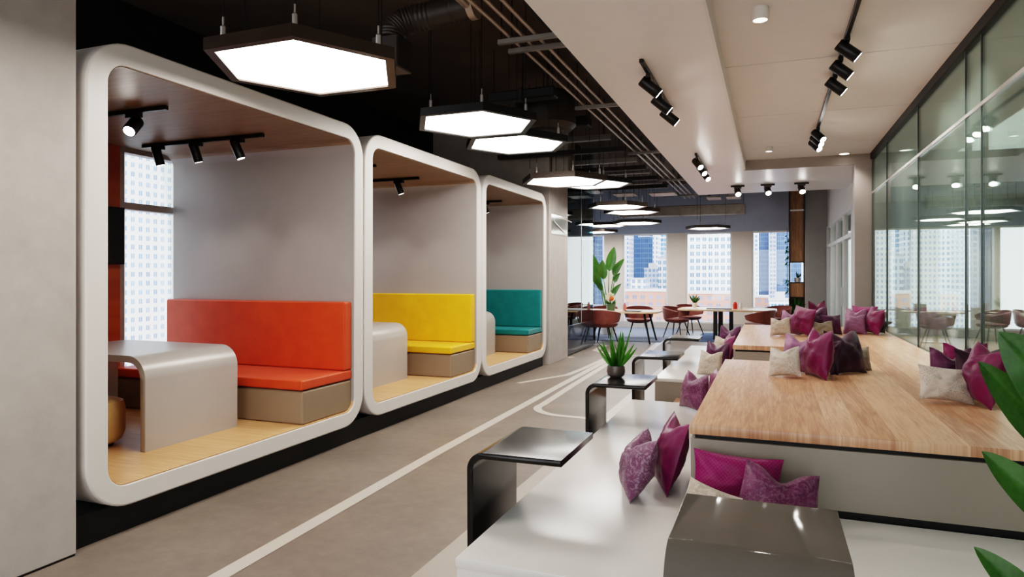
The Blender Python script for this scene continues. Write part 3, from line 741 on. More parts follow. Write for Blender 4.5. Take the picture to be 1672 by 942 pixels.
WT = [(-0.395, 3.60), (1.505, 3.60), (1.505, 11.3), (-0.395, 11.3), (-0.395, 7.9), (NX, 7.9), (NX, 6.54), (-0.395, 6.54)]
bm = BM(); prism(bm, WT, 'Z', ZW - 0.05, ZW, 0.004)
top = center(obj('worktop', bm, M['table_wood'])); tag(top, 'broad bamboo wood top on the tiered seating counter by the glass wall', 'wood top')
ins = 0.02
WB = [(-0.39 + ins, 3.605 + ins), (1.5, 3.605 + ins), (1.5, 11.28), (-0.39 + ins, 11.28), (-0.39 + ins, 7.92), (NX + ins, 7.92), (NX + ins, 6.52), (-0.39 + ins, 6.52)]
ct = mk('counter', 'taupe lacquered counter base under the broad bamboo wood top', 'counter', (0.5, 7, 0))
WBs = [(-0.39, 3.605), (1.5, 3.605), (1.5, 11.29), (-0.39, 11.29), (-0.39, 7.91), (NX, 7.91), (NX, 6.53), (-0.39, 6.53)]
bm = BM(); prism(bm, WBs, 'Z', ZS + 0.035, ZW - 0.072); obj('riser_panel', bm, M['riser'], ct)
bm = BM(); prism(bm, WB, 'Z', 0.0, ZW - 0.0505); obj('recessed_core', bm, M['black'], ct)
for z, x0, lb in ((0.21, -1.0, 'lower wooden step in the gap between the two benches'), (0.42, -0.35, 'upper wooden step in the gap of the counter')):
    o = obj('step', one(box, x0, x0 + 0.64 if x0 < -0.5 else NX - 0.005, 6.56, 7.76, 0.0, z, 0.006, 2), M['table_wood']); tag(center(o), lb, 'step')

# bent lacquer side tables
def side_table(label, x0, y0, y1, zt=0.775, ln=0.46, th=0.03):
    r = 0.085
    path = [(x0, 0.0)] + arc(x0 + r, zt - r, r, 180, 90, 12) + [(x0 + ln, zt)]
    t = thing('side_table', label, 'side table', (x0, (y0 + y1) / 2, 0), None)
    cut = len(path) - 2
    bm = BM(); prism(bm, strip_path(path, th), 'Y', y0, y1, 0.004); obj('bent_sheet', bm, M['lacquer'], t, smooth=50)
    obj('foot_pad', one(box, x0 + 0.001, x0 + th, y0 + 0.02, y1 - 0.02, -0.0005, 0.004), M['black'], t)
    return t
side_table('black glossy bent side table nearest the camera along the walkway bench edge', -1.33, 2.85, 3.43)
side_table('black glossy bent side table carrying the grassy plant in a grey bowl', -1.33, 5.0, 5.58)
side_table('black glossy bent side table just behind the one with the plant', -1.33, 6.85, 7.43)
side_table('black glossy bent side table farthest along the walkway, by the second bench', -1.33, 8.95, 9.5)
# foreground one, turned a quarter: leg faces the camera
y0, zt, r, th = 2.02, 0.775, 0.13, 0.03
path = [(y0, 0.0)] + arc(y0 + r, zt - r, r, 180, 90, 14) + [(2.60, zt)]
bm = BM(); prism(bm, strip_path(path, th), 'X', -0.30, 0.22, 0.003)
tag(center(obj('side_table', bm, M['lacquer_grey'], smooth=50)), 'dark grey glossy bent side table at the front edge of the bench, closest of all', 'side table')

# ------------------------------------------------------------------ cushions
def cushion_mesh(w, h, t, seed, chop=0.0, n=26):
    bm = BM(); grid = {}
    rnd = random.Random(seed); o3 = Vector((rnd.random() * 50, rnd.random() * 50, 0))
    for s in (-1, 1):
        for i in range(n + 1):
            for j in range(n + 1):
                u = -1 + 2 * i / n; v = -1 + 2 * j / n
                edge = i in (0, n) or j in (0, n)
                if edge and s == 1: grid[(s, i, j)] = grid[(-1, i, j)]; continue
                x = u * w / 2 * (1 - 0.08 * (1 - v * v)); z = v * h / 2 * (1 - 0.10 * (1 - u * u))
                prof = max(0, (1 - u * u) * (1 - v * v))
                y = s * t / 2 * prof ** 0.55
                # creases that run out of the corners and a soft overall unevenness
                q = Vector((u * 1.6, v * 1.6, s * 3.1)) + o3
                y += s * 0.020 * prof ** 0.5 * noise.noise(q * 1.3)
                cr = abs(abs(u) - abs(v)); k = max(abs(u), abs(v))
                y -= s * 0.016 * math.exp(-(cr / 0.13) ** 2) * max(0, k - 0.35) * prof ** 0.2 * (1 + noise.noise(q * 2))
                y += s * 0.006 * noise.noise(q * 4.5) * prof ** 0.3
                if chop:
                    a = max(0, (v + 0.25) / 1.25) ** 1.5
                    z -= chop * a * math.exp(-((u - 0.08 * noise.noise(o3)) / 0.42) ** 2)
                    y *= 1 + 0.25 * a * math.exp(-(u / 0.5) ** 2)
                    x *= 1 - 0.12 * a
                grid[(s, i, j)] = bm.verts.new((x, y, z + h / 2))
    for s in (-1, 1):
        for i in range(n):
            for j in range(n):
                f = [grid[(s, i, j)], grid[(s, i + 1, j)], grid[(s, i + 1, j + 1)], grid[(s, i, j + 1)]]
                bm.faces.new(f if s == -1 else f[::-1])
    return bm
cseed = [100]
def cushion(label, x, y, z, w, h, mat, yaw=0, tilt=12, roll=0, t=0.15, chop=0.0, group='scatter cushions', back=None):
    """yaw 0 faces the walkway's near end; tilt leans the top backwards; roll turns it in its own plane"""
    cseed[0] += 1
    bm = cushion_mesh(w, h, t, cseed[0], chop)
    o = obj('cushion', bm, M[mat], smooth=55)
    e = Matrix.Rotation(R(yaw), 4, 'Z') @ Matrix.Rotation(R(-tilt), 4, 'X') @ Matrix.Rotation(R(roll), 4, 'Y')
    zs = min((e @ v.co).z for v in o.data.vertices)
    o.rotation_euler = e.to_euler(); o.location = (x, y, z - zs - 0.004)
    tag(o, label, 'cushion', group); return o
# first bench
cushion('mauve brocade cushion with silver pattern standing alone on the white bench near the riser', -0.74, 3.62, ZS, 0.40, 0.36, 'c_broc', -72, 24, 0, 0.17, 0.10)
cushion('plain grey mauve cushion tucked behind the mauve brocade one on the white bench', -0.585, 3.93, ZS, 0.36, 0.32, 'c_mauve', -80, 20, 0, 0.13)
cushion('magenta cushion leaning on the taupe riser at the counter corner', -0.585, 3.80, ZS, 0.42, 0.41, 'c_magenta', -70, 18, 0, 0.15, 0.05)
cushion('bright magenta checked rectangular cushion leaning on the front riser', -0.165, 3.46, ZS, 0.43, 0.29, 'c_bright', 2, 14, 3, 0.14)
cushion('mauve purple cushion in front of the bright magenta checked cushion', 0.02, 3.30, ZS, 0.37, 0.27, 'c_broc2', 8, 20, 10, 0.15, 0.06)
cushion('cream cushion mostly hidden behind the dark grey side table', -0.30, 3.20, ZS, 0.26, 0.19, 'c_cream', -10, 30, 14, 0.10)
cushion('dark plum brocade cushion on the far end of the near white bench', -0.66, 6.06, ZS, 0.36, 0.34, 'c_broc2', -50, 14, 0, 0.16, 0.06)
cushion('magenta cushion half hidden behind the wood top beside the dark plum one', -0.50, 6.17, ZS, 0.36, 0.36, 'c_magenta', -80, 12, 0, 0.12)
# second bench
cushion('cream cushion nearest on the second white bench', -0.68, 8.20, ZS, 0.32, 0.30, 'c_cream', -25, 14, 0, 0.15, 0.03)
cushion('mauve cushion behind the nearest cream one on the second bench', -0.62, 8.52, ZS, 0.36, 0.38, 'c_plum', -30, 8, 0, 0.15, 0.05)
cushion('magenta cushion leaning on the second counter block above the second bench', -0.57, 9.3, ZS, 0.44, 0.42, 'c_magenta', -76, 14, 0, 0.15, 0.03)
cushion('cream cushion farther along the second white bench', -0.66, 10.25, ZS, 0.34, 0.30, 'c_cream', -25, 14, 0, 0.15, 0.03)
cushion('dark plum cushion behind the farther cream one on the second bench', -0.60, 10.75, ZS, 0.40, 0.42, 'c_plum', -30, 8, 0, 0.15, 0.06)
# on the wood top, first block
cushion('silver grey cushion in the centre group on the wood top', 0.10, 5.50, ZW, 0.25, 0.235, 'c_silver', -22, 16, -6, 0.14, 0.03)
cushion('mauve cushion behind the silver grey one on the wood top', 0.21, 5.82, ZW, 0.32, 0.32, 'c_mauve', -28, 12, 0, 0.14, 0.05)
cushion('large magenta cushion standing in the middle of the centre group', 0.32, 5.62, ZW, 0.36, 0.38, 'c_magenta', -68, 8, 0, 0.17, 0.06)
cushion('dark plum cushion slumped at the right of the centre group', 0.58, 5.90, ZW, 0.36, 0.36, 'c_dark', 38, 16, 0, 0.18, 0.05)
cushion('taupe cushion peeking out behind the dark plum slumped one', 0.66, 6.12, ZW, 0.28, 0.20, 'c_taupe', 30, 12, 0, 0.12)
cushion('black plum cushion hidden behind the large magenta one', 0.42, 5.92, ZW, 0.30, 0.28, 'c_dark', -60, 6, 0, 0.12)
# second block
cushion('cream pink cushion at the left of the far block group', 0.12, 9.25, ZW, 0.26, 0.24, 'c_cream', -15, 14, -5, 0.15, 0.03)
cushion('mauve cushion behind the cream pink one on the far block', 0.24, 9.58, ZW, 0.30, 0.33, 'c_mauve', -30, 8, 0, 0.14, 0.05)
cushion('magenta diamond shaped cushion in the far block group', 0.36, 9.42, ZW, 0.36, 0.36, 'c_magenta', -48, 8, 8, 0.16)
cushion('plum cushion with raised ears behind the taupe one on the far block', 0.56, 9.75, ZW, 0.40, 0.38, 'c_plum', 18, 12, 0, 0.16, 0.06)
cushion('wine coloured cushion tip rising behind the plum one with ears', 0.62, 10.15, ZW, 0.40, 0.44, 'c_magenta', 50, 4, 0, 0.13, 0.05)
cushion('taupe cushion lying at the front of the far block group', 0.60, 9.35, ZW, 0.32, 0.22, 'c_taupe', 6, 18, 0, 0.15, 0.03)
cushion('small wine cushion right of the taupe one on the far block', 0.76, 9.75, ZW, 0.28, 0.27, 'c_plum', 24, 12, 0, 0.13)
# far right by the glass
cushion('mauve cushion in front at the far glass corner group', 1.05, 9.95, ZW, 0.28, 0.28, 'c_mauve', -8, 18, 0, 0.16, 0.02)
cushion('mauve cushion behind the front one in the far glass corner', 1.08, 10.25, ZW, 0.32, 0.34, 'c_mauve', -30, 8, 0, 0.14, 0.05)
cushion('pale magenta cushion at the back of the far glass corner group', 1.19, 10.3, ZW, 0.36, 0.37, 'c_bright', -35, 6, 0, 0.15)
cushion('tall magenta cushion in the far glass corner group', 1.24, 9.95, ZW, 0.34, 0.35, 'c_magenta', -66, 12, 8, 0.17, 0.03)
cushion('dark plum cushion against the glass in the far corner', 1.37, 10.15, ZW, 0.30, 0.32, 'c_dark', 55, 6, 0, 0.14)
# right by the glass, near
cushion('silver snake textured rectangular cushion in front on the wood top near the glass', 1.0, 4.74, ZW, 0.31, 0.22, 'c_silver', 12, 20, 6, 0.13)
cushion('purple cushion directly behind the silver snake textured one', 1.16, 5.30, ZW, 0.29, 0.30, 'c_plum', 6, 14, 0, 0.15, 0.07)
cushion('magenta cushion behind the purple one near the glass', 1.30, 5.55, ZW, 0.32, 0.31, 'c_magenta', 8, 10, 0, 0.15, 0.06)
cushion('largest magenta cushion leaning beside the silver one near the glass', 1.15, 4.76, ZW, 0.33, 0.36, 'c_magenta', -74, 12, 6, 0.18, 0.04)
cushion('dark plum cushion behind the plant leaves near the glass', 1.28, 5.0, ZW, 0.38, 0.33, 'c_dark', 24, 14, 0, 0.17, 0.04)

# ------------------------------------------------------------------ plants
def blade(bm, base, tip, width, sag=0.1, fold=0.25, n=14, m=4, up=Vector((0, 0, 1)), pw=0.8, wav=0.0):
    """a leaf surface from base to tip, widest before the middle, folded along its midrib"""
    base, tip = Vector(base), Vector(tip); d = tip - base
    side = d.cross(up)
    if side.length < 1e-4: side = Vector((1, 0, 0))
    side.normalize(); nrm = side.cross(d).normalized(); rows = []
    for i in range(n + 1):
        s = i / n; c = base + d * s + nrm * (sag * math.sin(PI * s * 0.9))
        wd = width * (math.sin(PI * s ** pw) ** 0.75 if 0 < s < 1 else 0.0) + width * 0.02
        row = []
        for j in range(-m, m + 1):
            q = j / m
            row.append(bm.verts.new(c + side * (q * wd / 2) + nrm * (abs(q) * wd * fold * 0.5 + wav * wd * math.sin(s * 28) * abs(q))))
        rows.append(row)
    for a, b in zip(rows, rows[1:]):
        for j in range(2 * m): bm.faces.new((a[j], a[j + 1], b[j + 1], b[j]))
def leaf_obj(name, base, tip, width, parent, mat, **k):
    bm = BM(); blade(bm, base, tip, width, **k); return obj(name, bm, M[mat], parent, smooth=180)

# tall bird-of-paradise style plant behind the left dining table
px, py = -4.12, 17.9
t = thing('potted_plant', 'tall broad leaved plant standing behind the dining table by the far window', 'plant', (px, py, 0))
obj('pot', one(lathe, [(0, 0.01), (0.20, 0.01), (0.24, 0.42), (0.22, 0.42), (0.20, 0.36), (0, 0.36)], 32, px, py), M['pot_white'], t)
leaves = [((-4.50, 17.8, 1.62), (-5.06, 17.6, 2.15), 0.20, 0.10), ((-4.38, 17.9, 1.62), (-4.63, 17.8, 2.28), 0.24, 0.03), ((-4.28, 17.7, 1.30), (-4.52, 17.5, 1.86), 0.21, 0.04),
          ((-4.10, 17.9, 1.72), (-3.93, 17.8, 2.38), 0.26, -0.02), ((-3.98, 17.9, 1.60), (-3.62, 17.7, 2.06), 0.19, 0.10), ((-3.98, 18.0, 1.42), (-3.76, 17.8, 1.68), 0.14, 0.05),
          ((-3.98, 17.8, 1.06), (-3.66, 17.5, 1.40), 0.15, 0.08), ((-4.36, 18.0, 1.5), (-4.72, 18.2, 1.95), 0.17, 0.05), ((-4.18, 17.6, 1.50), (-4.16, 17.4, 2.02), 0.24, 0.0), ((-4.22, 17.6, 1.2), (-4.30, 17.3, 1.55), 0.15, 0.0)]
for i, (b, tp, w, sg) in enumerate(leaves):
    l = leaf_obj('leaf', b, tp, w * 1.05, t, 'leaf' if i % 3 else 'leaf_dark', sag=sg, fold=0.3, up=Vector((0, -1, 0.15)))
    obj('stem', one(tube, [(px + (b[0] - px) * 0.12, py + (b[1] - py) * 0.1, 0.36), (px + (b[0] - px) * 0.45, py + (b[1] - py) * 0.4, 0.36 + (b[2] - 0.36) * 0.6), b], [0.018, 0.015, 0.011], 8), M['stem'], l)

# grassy plant in a grey bowl on the side table
px, py, pz = -1.17, 5.36, 0.776
t = thing('potted_plant', 'green spiky grass plant in a round grey bowl on the black side table', 'plant', (px, py, pz))
obj('bowl', one(lathe, [(0, pz), (0.045, pz), (0.068, pz + 0.02), (0.075, pz + 0.05), (0.068, pz + 0.095), (0.062, pz + 0.095), (0.066, pz + 0.06), (0.05, pz + 0.05), (0, pz + 0.05)], 36, px, py), M['bowl'], t)
obj('soil', one(lathe, [(0, pz + 0.082), (0.06, pz + 0.08)], 24, px, py), M['soil'], t)
rnd = random.Random(5); bm = BM()
for k in range(26):
    a = rnd.uniform(0, 2 * PI); le = rnd.uniform(0.02, 0.15) if k > 5 else 0.17; hh = rnd.uniform(0.17, 0.34) if le < 0.12 else rnd.uniform(0.14, 0.22)
    blade(bm, (px + 0.02 * math.cos(a), py + 0.02 * math.sin(a), pz + 0.075), (px + le * math.cos(a), py + le * math.sin(a), pz + 0.09 + hh), rnd.uniform(0.024, 0.036), sag=rnd.uniform(0.0, 0.03), fold=0.5, n=10, m=2, up=Vector((math.cos(a + 1.2), math.sin(a + 1.2), 0.2)), pw=0.55)
obj('foliage', bm, M['grass'], t, smooth=180)

# big-leaved plant at the right edge of view
px, py = 1.15, 2.22
t = thing('potted_plant', 'large glossy leaved plant whose leaves reach in over the counter from the right', 'plant', (px, py, 0))
obj('pot', one(lathe, [(0, 0.0), (0.15, 0.0), (0.19, 0.40), (0.17, 0.40), (0.16, 0.34), (0, 0.34)], 32, px, py), M['bowl'], t)
fl = [((0.90, 2.40, 1.02), (0.648, 2.45, 1.425), 0.20, 0.03), ((0.90, 2.42, 0.94), (0.602, 2.45, 1.335), 0.12, -0.01), ((0.92, 2.42, 0.74), (0.612, 2.46, 1.055), 0.115, 0.0),
      ((0.86, 2.42, 0.48), (0.590, 2.46, 0.755), 0.095, 0.01), ((1.25, 2.2, 1.2), (1.35, 2.0, 1.75), 0.16, 0.03), ((1.3, 2.3, 1.0), (1.42, 2.3, 1.5), 0.15, 0.03), ((1.1, 2.0, 0.9), (0.95, 1.7, 1.25), 0.13, 0.04)]
for (b, tp, w, sg) in fl:
    l = leaf_obj('leaf', b, tp, w, t, 'leaf_dark', sag=sg, fold=0.35, n=22, m=5, up=Vector((0.25, -1, 0.35)), pw=1.25, wav=0.008)
    bb = Vector(b); tt = Vector(tp)
    obj('stem', one(tube, [(px + (b[0] - px) * 0.1, py + (b[1] - py) * 0.1, 0.34), (px + (b[0] - px) * 0.5, py + (b[1] - py) * 0.5, 0.34 + (b[2] - 0.34) * 0.65), b], [0.012, 0.010, 0.006], 8), M['stem'], l)

def tuft(name, label, x, y, z, n, hmin, hmax, spread, w, potmat, pr, ph, seed, mat='grass'):
    t = thing(name, label, 'plant', (x, y, z)); rnd = random.Random(seed)
    obj('pot', one(lathe, [(0, z), (pr * 0.8, z), (pr, z + ph), (pr * 0.9, z + ph), (0, z + ph * 0.9)], 24, x, y), M[potmat], t)
    bm = BM()
    for k in range(n):
        a = rnd.uniform(0, 2 * PI); le = rnd.uniform(0.1, 1) * spread
        blade(bm, (x, y, z + ph * 0.9), (x + le * math.cos(a), y + le * math.sin(a), z + ph + rnd.uniform(hmin, hmax) * (1.1 - 0.5 * le / spread)), w, sag=0.05 * le / spread, fold=0.4, n=8, m=2, up=Vector((math.cos(a + 1.3), math.sin(a + 1.3), 0.2)), pw=0.7)
    obj('foliage', bm, M[mat], t, smooth=180)
tuft('potted_plant', 'small leafy plant in a pale pot on the table with black steel legs', -1.88, 18.3, 0.762, 16, 0.16, 0.32, 0.18, 0.05, 'pot_white', 0.07, 0.12, 3, 'leaf')

# ------------------------------------------------------------------ dining tables and chairs
t = thing('dining_table', 'wood topped table with splayed black legs beside the tall plant', 'table', (-3.65, 16.1, 0))
bm = BM(); prism(bm, rrect(-4.95, -2.45, 15.55, 16.75, 0.28, 8), 'Z', 0.715, 0.75, 0.006); obj('tabletop', bm, M['light_wood'], t)
for sx in (-1, 1):
    for sy in (-1, 1):
        cx, cy = -3.7 + sx * 0.92, 16.15 + sy * 0.34
        obj('leg', one(tube, [(cx, cy, 0.715), (cx + sx * 0.16, cy + sy * 0.14, 0.0)], [0.028, 0.02], 10), M['metal_black'], t)
obj('centre_leg', one(tube, [(-4.1, 16.2, 0.0), (-4.1, 16.2, 0.715)], 0.05, 12), M['metal_black'], t)
t = thing('dining_table', 'long wood topped table standing on black square steel legs', 'table', (-1.0, 17.6, 0))
bm = BM(); prism(bm, rrect(-2.2, 0.15, 17.0, 18.5, 0.35, 8), 'Z', 0.725, 0.76, 0.006); obj('tabletop', bm, M['light_wood'], t)
for (x, y) in ((-1.28, 17.35), (-1.18, 17.85), (-1.22, 18.25), (-0.95, 18.25)):
    obj('leg', one(box, x - 0.05, x + 0.05, y - 0.04, y + 0.04, 0.012, 0.725), M['metal_black'], t)

def make_chair():
    t = thing('armchair', 'x', 'chair', (0, 0, 0), 'terracotta bucket armchairs')
    bm = BM(); lathe(bm, [(0, 0.40), (0.16, 0.40), (0.235, 0.425), (0.255, 0.455), (0.245, 0.475), (0.20, 0.485), (0, 0.482)], 32); obj('seat', bm, M['chair'], t)
    # wrap-round back and arms: a thick band, high at the rear, low at the arm ends
    def band(zlo, zhi, name):
        bm = BM(); n = 36; rows = []
        for i in range(n + 1):
            a = -125 + 250 * i / n; k = math.cos(R(a) / 1.45)          # 1 at the back, falling to the arms
            c, s_ = math.cos(R(a) + PI / 2), math.sin(R(a) + PI / 2)
            prof = []
            lo = zlo(k); hi = zhi(k)
            for (f, dr) in ((0, 0), (0.5, 0.018), (1, 0.045)):
                prof.append((0.255 + dr, lo + (hi - lo) * f))
            prof += [(0.285 + 0.01, hi + 0.008), (0.30 + 0.02, hi - 0.006)]
            for (f, dr) in ((0.5, 0.018), (0, 0)):
                prof.append((0.255 + dr + 0.032, lo + (hi - lo) * f))
            rows.append([bm.verts.new((c * r_ * 1.06, s_ * r_, z_)) for r_, z_ in prof])
        m = len(rows[0])
        for a_, b_ in zip(rows, rows[1:]):
            for j in range(m): bm.faces.new((a_[j], a_[(j + 1) % m], b_[(j + 1) % m], b_[j]))
        bm.faces.new(rows[0]); bm.faces.new(rows[-1][::-1])
        return obj(name, bm, M['chair'], t, smooth=60)
    band(lambda k: 0.47 + 0.10 * (1 - k), lambda k: 0.66 + 0.13 * max(0, k), 'backrest')
    bm = BM(); lathe(bm, [(0.14, 0.385), (0.22, 0.40), (0.265, 0.435), (0.278, 0.475), (0.262, 0.475), (0.245, 0.44), (0.2, 0.42)], 32); obj('shell', bm, M['chair'], t)
    for sx in (-1, 1):
        for sy in (-1, 1):
            obj('leg', one(tube, [(sx * 0.13, sy * 0.13, 0.40), (sx * 0.23, sy * 0.22, 0.0)], [0.016, 0.011], 8), M['metal_black'], t)
    return t
ch0 = make_chair(); ch0.scale = (1.14, 1.14, 1.02)
spots = [(-3.62, 15.35, 175, 'terracotta armchair in front of the splayed leg table, its back to the walkway'),
         (-3.15, 17.15, 10, 'terracotta armchair behind the splayed leg table, near the flower pot'),
         (-4.05, 17.05, -10, 'terracotta armchair behind the splayed leg table, in front of the tall plant'),
         (-5.0, 17.2, 15, 'terracotta armchair at the far left behind the splayed leg table'),
         (-4.70, 15.25, 170, 'terracotta armchair at the front left of the splayed leg table, behind the booth glass'),
         (-2.25, 17.55, 70, 'terracotta armchair at the left end of the table with black steel legs'),
         (-2.05, 18.75, 40, 'terracotta armchair behind the left end of the table with steel legs'),
         (-0.25, 16.55, -112, 'terracotta armchair at the right front of the table with black steel legs'),
         (0.15, 18.9, -40, 'terracotta armchair behind the right end of the table with steel legs')]
for i, (x, y, a, lb) in enumerate(spots):
    if i == 0:
        ch0.location = (x, y, 0); ch0.rotation_euler = (0, 0, R(a)); ch0['label'] = lb
    else: copy_thing(ch0, (x, y, 0), R(a), lb)
# next room seen through the glass: table, chairs, lamps
t = thing('meeting_table', 'pale table with a single pedestal seen through the glass partition', 'table', (3.62, 18.4, 0))
bm = BM(); prism(bm, rrect(2.95, 4.25, 17.9, 18.9, 0.3, 8), 'Z', 0.72, 0.75, 0.006); obj('tabletop', bm, M['light_wood'], t)
obj('pedestal', one(tube, [(3.66, 18.4, 0.0), (3.66, 18.4, 0.72)], 0.06, 14), M['alu'], t)
obj('foot', one(box, 3.36, 3.96, 18.3, 18.5, 0.0, 0.03, 0.006, 2), M['alu'], t)
for x, y, a, lb in ((3.45, 17.35, 178, 'terracotta armchair in front of the pedestal table behind the glass'), (4.75, 18.3, -75, 'terracotta armchair right of the pedestal table behind the glass'),
                    (2.45, 18.5, 80, 'terracotta armchair left of the pedestal table behind the glass'), (5.6, 18.6, 60, 'terracotta armchair behind the glass by the broad bright window')):
    copy_thing(ch0, (x, y, 0), R(a), lb)
o = obj('box', one(box, 3.2, 3.45, 18.3, 18.5, 0.751, 0.93, 0.008, 2), M['tray']); tag(center(o), 'small dark box on the pedestal table behind the glass', 'box')
# things on the tables
t = thing('flower_pot', 'green glass pot with a white and orange flower on the splayed leg table', 'flower pot', (-3.62, 16.0, 0.751))
obj('pot', one(lathe, [(0, 0.751), (0.10, 0.751), (0.12, 0.92), (0.105, 0.92), (0.09, 0.77), (0, 0.77)], 24, -3.62, 16.0), M['pot_glass'], t)
bm = BM(); rnd = random.Random(2)
for k in range(14):
    a = rnd.uniform(0, 2 * PI); blade(bm, (-3.62, 16.0, 0.85), (-3.62 + 0.13 * math.cos(a), 16.0 + 0.13 * math.sin(a), 0.95 + rnd.uniform(0, 0.08)), 0.05, sag=0.02, n=6, m=2, up=Vector((math.cos(a + 1.5), math.sin(a + 1.5), 0.3)))
obj('foliage', bm, M['leaf'], t, smooth=180)
bm = BM()
for k in range(9):
    a = k * 2 * PI / 9; blade(bm, (-3.62, 15.98, 1.08), (-3.62 + 0.13 * math.cos(a), 15.95, 1.08 + 0.13 * math.sin(a)), 0.10, sag=0.03, n=6, m=2, up=Vector((0, -1, 0)))
obj('petals', bm, M['petal'], t, smooth=180)
bm = BM(); bmesh.ops.create_icosphere(bm, subdivisions=2, radius=0.055, matrix=Matrix.Translation((-3.58, 15.90, 1.05))); obj('flower_heart', bm, M['petal_orange'], t)
def bottle(label, x, y, z, mat, h=0.17, r=0.04):
    t = thing('bottle', label, 'bottle', (x, y, z))
    obj('body', one(lathe, [(0, z), (r, z), (r, z + h * 0.65), (r * 0.5, z + h * 0.82), (r * 0.5, z + h * 0.9)], 18, x, y), M[mat], t)
    obj('cap', one(lathe, [(r * 0.5, z + h * 0.88), (r * 0.5, z + h), (0, z + h)], 18, x, y), M['paper'], t)
bottle('pinkish red bottle on the splayed leg table', -3.30, 16.1, 0.751, 'pink', 0.2, 0.04)
bottle('red bottle on the table with black steel legs', -0.83, 17.7, 0.761, 'red', 0.2, 0.055)
bottle('small white capped bottle beside the red bottle', -0.70, 17.78, 0.761, 'paper', 0.17, 0.04)
tag(center(obj('laptop', one(box, -3.22, -2.85, 15.72, 15.98, 0.751, 0.77, 0.004, 1), M['tray'])), 'closed dark laptop lying on the splayed leg table', 'laptop')
tag(center(obj('tray', one(box, -1.5, -0.9, 17.35, 17.65, 0.761, 0.785, 0.006, 1), M['tray'])), 'long dark tray on the table with black steel legs', 'tray')
tag(center(obj('magazine', one(box, -2.0, -1.7, 17.2, 17.42, 0.761, 0.769), M['paper'])), 'white magazine on the left of the steel legged table', 'magazine')
tag(center(obj('magazine', one(box, -4.3, -3.95, 15.7, 15.95, 0.751, 0.759), M['paper'])), 'white magazine on the splayed leg table near the booth glass', 'magazine')

# ------------------------------------------------------------------ shelf unit at the far wall
sx0, sx1, sy0, sy1 = 0.47, 0.875, 19.75, 20.15
t = thing('shelf_unit', 'tall narrow wooden shelf tower in a black frame beside the far window', 'shelf', (0.67, 19.95, 0))
for x in (sx0, sx1 - 0.035): obj('side_frame', one(box, x, x + 0.035, sy0, sy1, 0, CEIL), M['metal_black'], t)
for z0, z1 in ((1.98, 4.34), (1.02, 1.40)):
    obj('wood_panel', one(box, sx0 + 0.035, sx1 - 0.035, sy0 + 0.02, sy1, z0, z1), M['shelf_wood'], t)
obj('back_panel', one(box, sx0 + 0.035, sx1 - 0.035, sy1 - 0.03, sy1, 0, 1.0), M['shelf_wood'], t)
for z in (0.45, 1.0, 1.40, 1.955): obj('shelf', one(box, sx0 + 0.035, sx1 - 0.035, sy0, sy1, z, z + 0.022), M['metal_black'], t)
obj('light_strip', one(box, sx0 + 0.03, sx1 - 0.03, sy0 - 0.01, sy0 + 0.02, 3.36, 3.40), M['frame_white'], t)
tuft('potted_plant', 'small plant in a pale pot in the open window of the shelf tower', 0.69, 19.92, 1.424, 14, 0.08, 0.2, 0.12, 0.035, 'pot_white', 0.085, 0.12, 4, 'leaf')
tuft('potted_plant', 'spiky green plant standing low in the shelf tower', 0.66, 19.88, 0.473, 26, 0.25, 0.5, 0.30, 0.045, 'pot_white', 0.09, 0.12, 8)
t = thing('hanging_vine', 'narrow green vine hanging along the left side of the shelf tower', 'plant', (0.42, 20.0, 1.2))
bm = BM(); rnd = random.Random(9)
for k in range(60):
    z = rnd.choice((rnd.uniform(1.9, 2.75), rnd.uniform(1.1, 1.5))); a = rnd.uniform(0, 2 * PI)
    blade(bm, (0.43, 20.0, z), (0.43 + 0.07 * math.cos(a), 20.0 + 0.07 * math.sin(a), z - 0.06), 0.05, sag=0.01, n=5, m=2)
obj('foliage', bm, M['leaf_dark'], t, smooth=180)
obj('stem', one(tube, [(0.43, 20.0, 1.1), (0.43, 20.0, 2.9)], 0.008, 6), M['stem'], t)
t = thing('low_table', 'small pale wooden low table by the far window beside the shelf tower', 'table', (0.2, 19.7, 0))
obj('tabletop', one(box, -0.1, 0.44, 19.45, 20.0, 0.42, 0.45, 0.004, 1), M['light_wood'], t)
for x in (-0.07, 0.41):
    for y in (19.48, 19.97): obj('leg', one(box, x - 0.02, x + 0.02, y - 0.02, y + 0.02, 0, 0.42), M['light_wood'], t)

# ------------------------------------------------------------------ glass booth after the pier and the acrylic sign
gb = sgroup('glass_booth')
struct('pane', one(box, -3.76, -3.748, 12.60, 13.75, 0.60, CEIL - 0.02), M['glass_teal'], gb)
struct('pane', one(box, -3.76, -3.748, 13.78, 14.75, 0.60, CEIL - 0.02), M['glass_blue'], gb)
struct('lower_panel', one(box, -3.79, -3.745, 12.60, 14.78, 0.02, 0.60, 0.004, 1), M['glass_dark'], gb)
struct('side_pane', one(box, -6.0, -3.79, 14.76, 14.775, 0.60, CEIL - 0.02), M['glass_blue'], gb)
struct('side_panel', one(box, -6.0, -3.79, 14.75, 14.78, 0.02, 0.60), M['glass_dark'], gb)
struct('post', one(box, -3.765, -3.743, 13.755, 13.775, 0.60, CEIL - 0.02), M['frame_grey'], gb)
t = thing('wall_sign', 'clear acrylic sign with a pale swoosh emblem on the concrete pier', 'sign', (-3.69, 11.95, 2.37))
obj('plate', one(box, -3.692, -3.680, 11.5, 12.5, 2.36, 2.72, 0.002, 1), M['acrylic'], t)
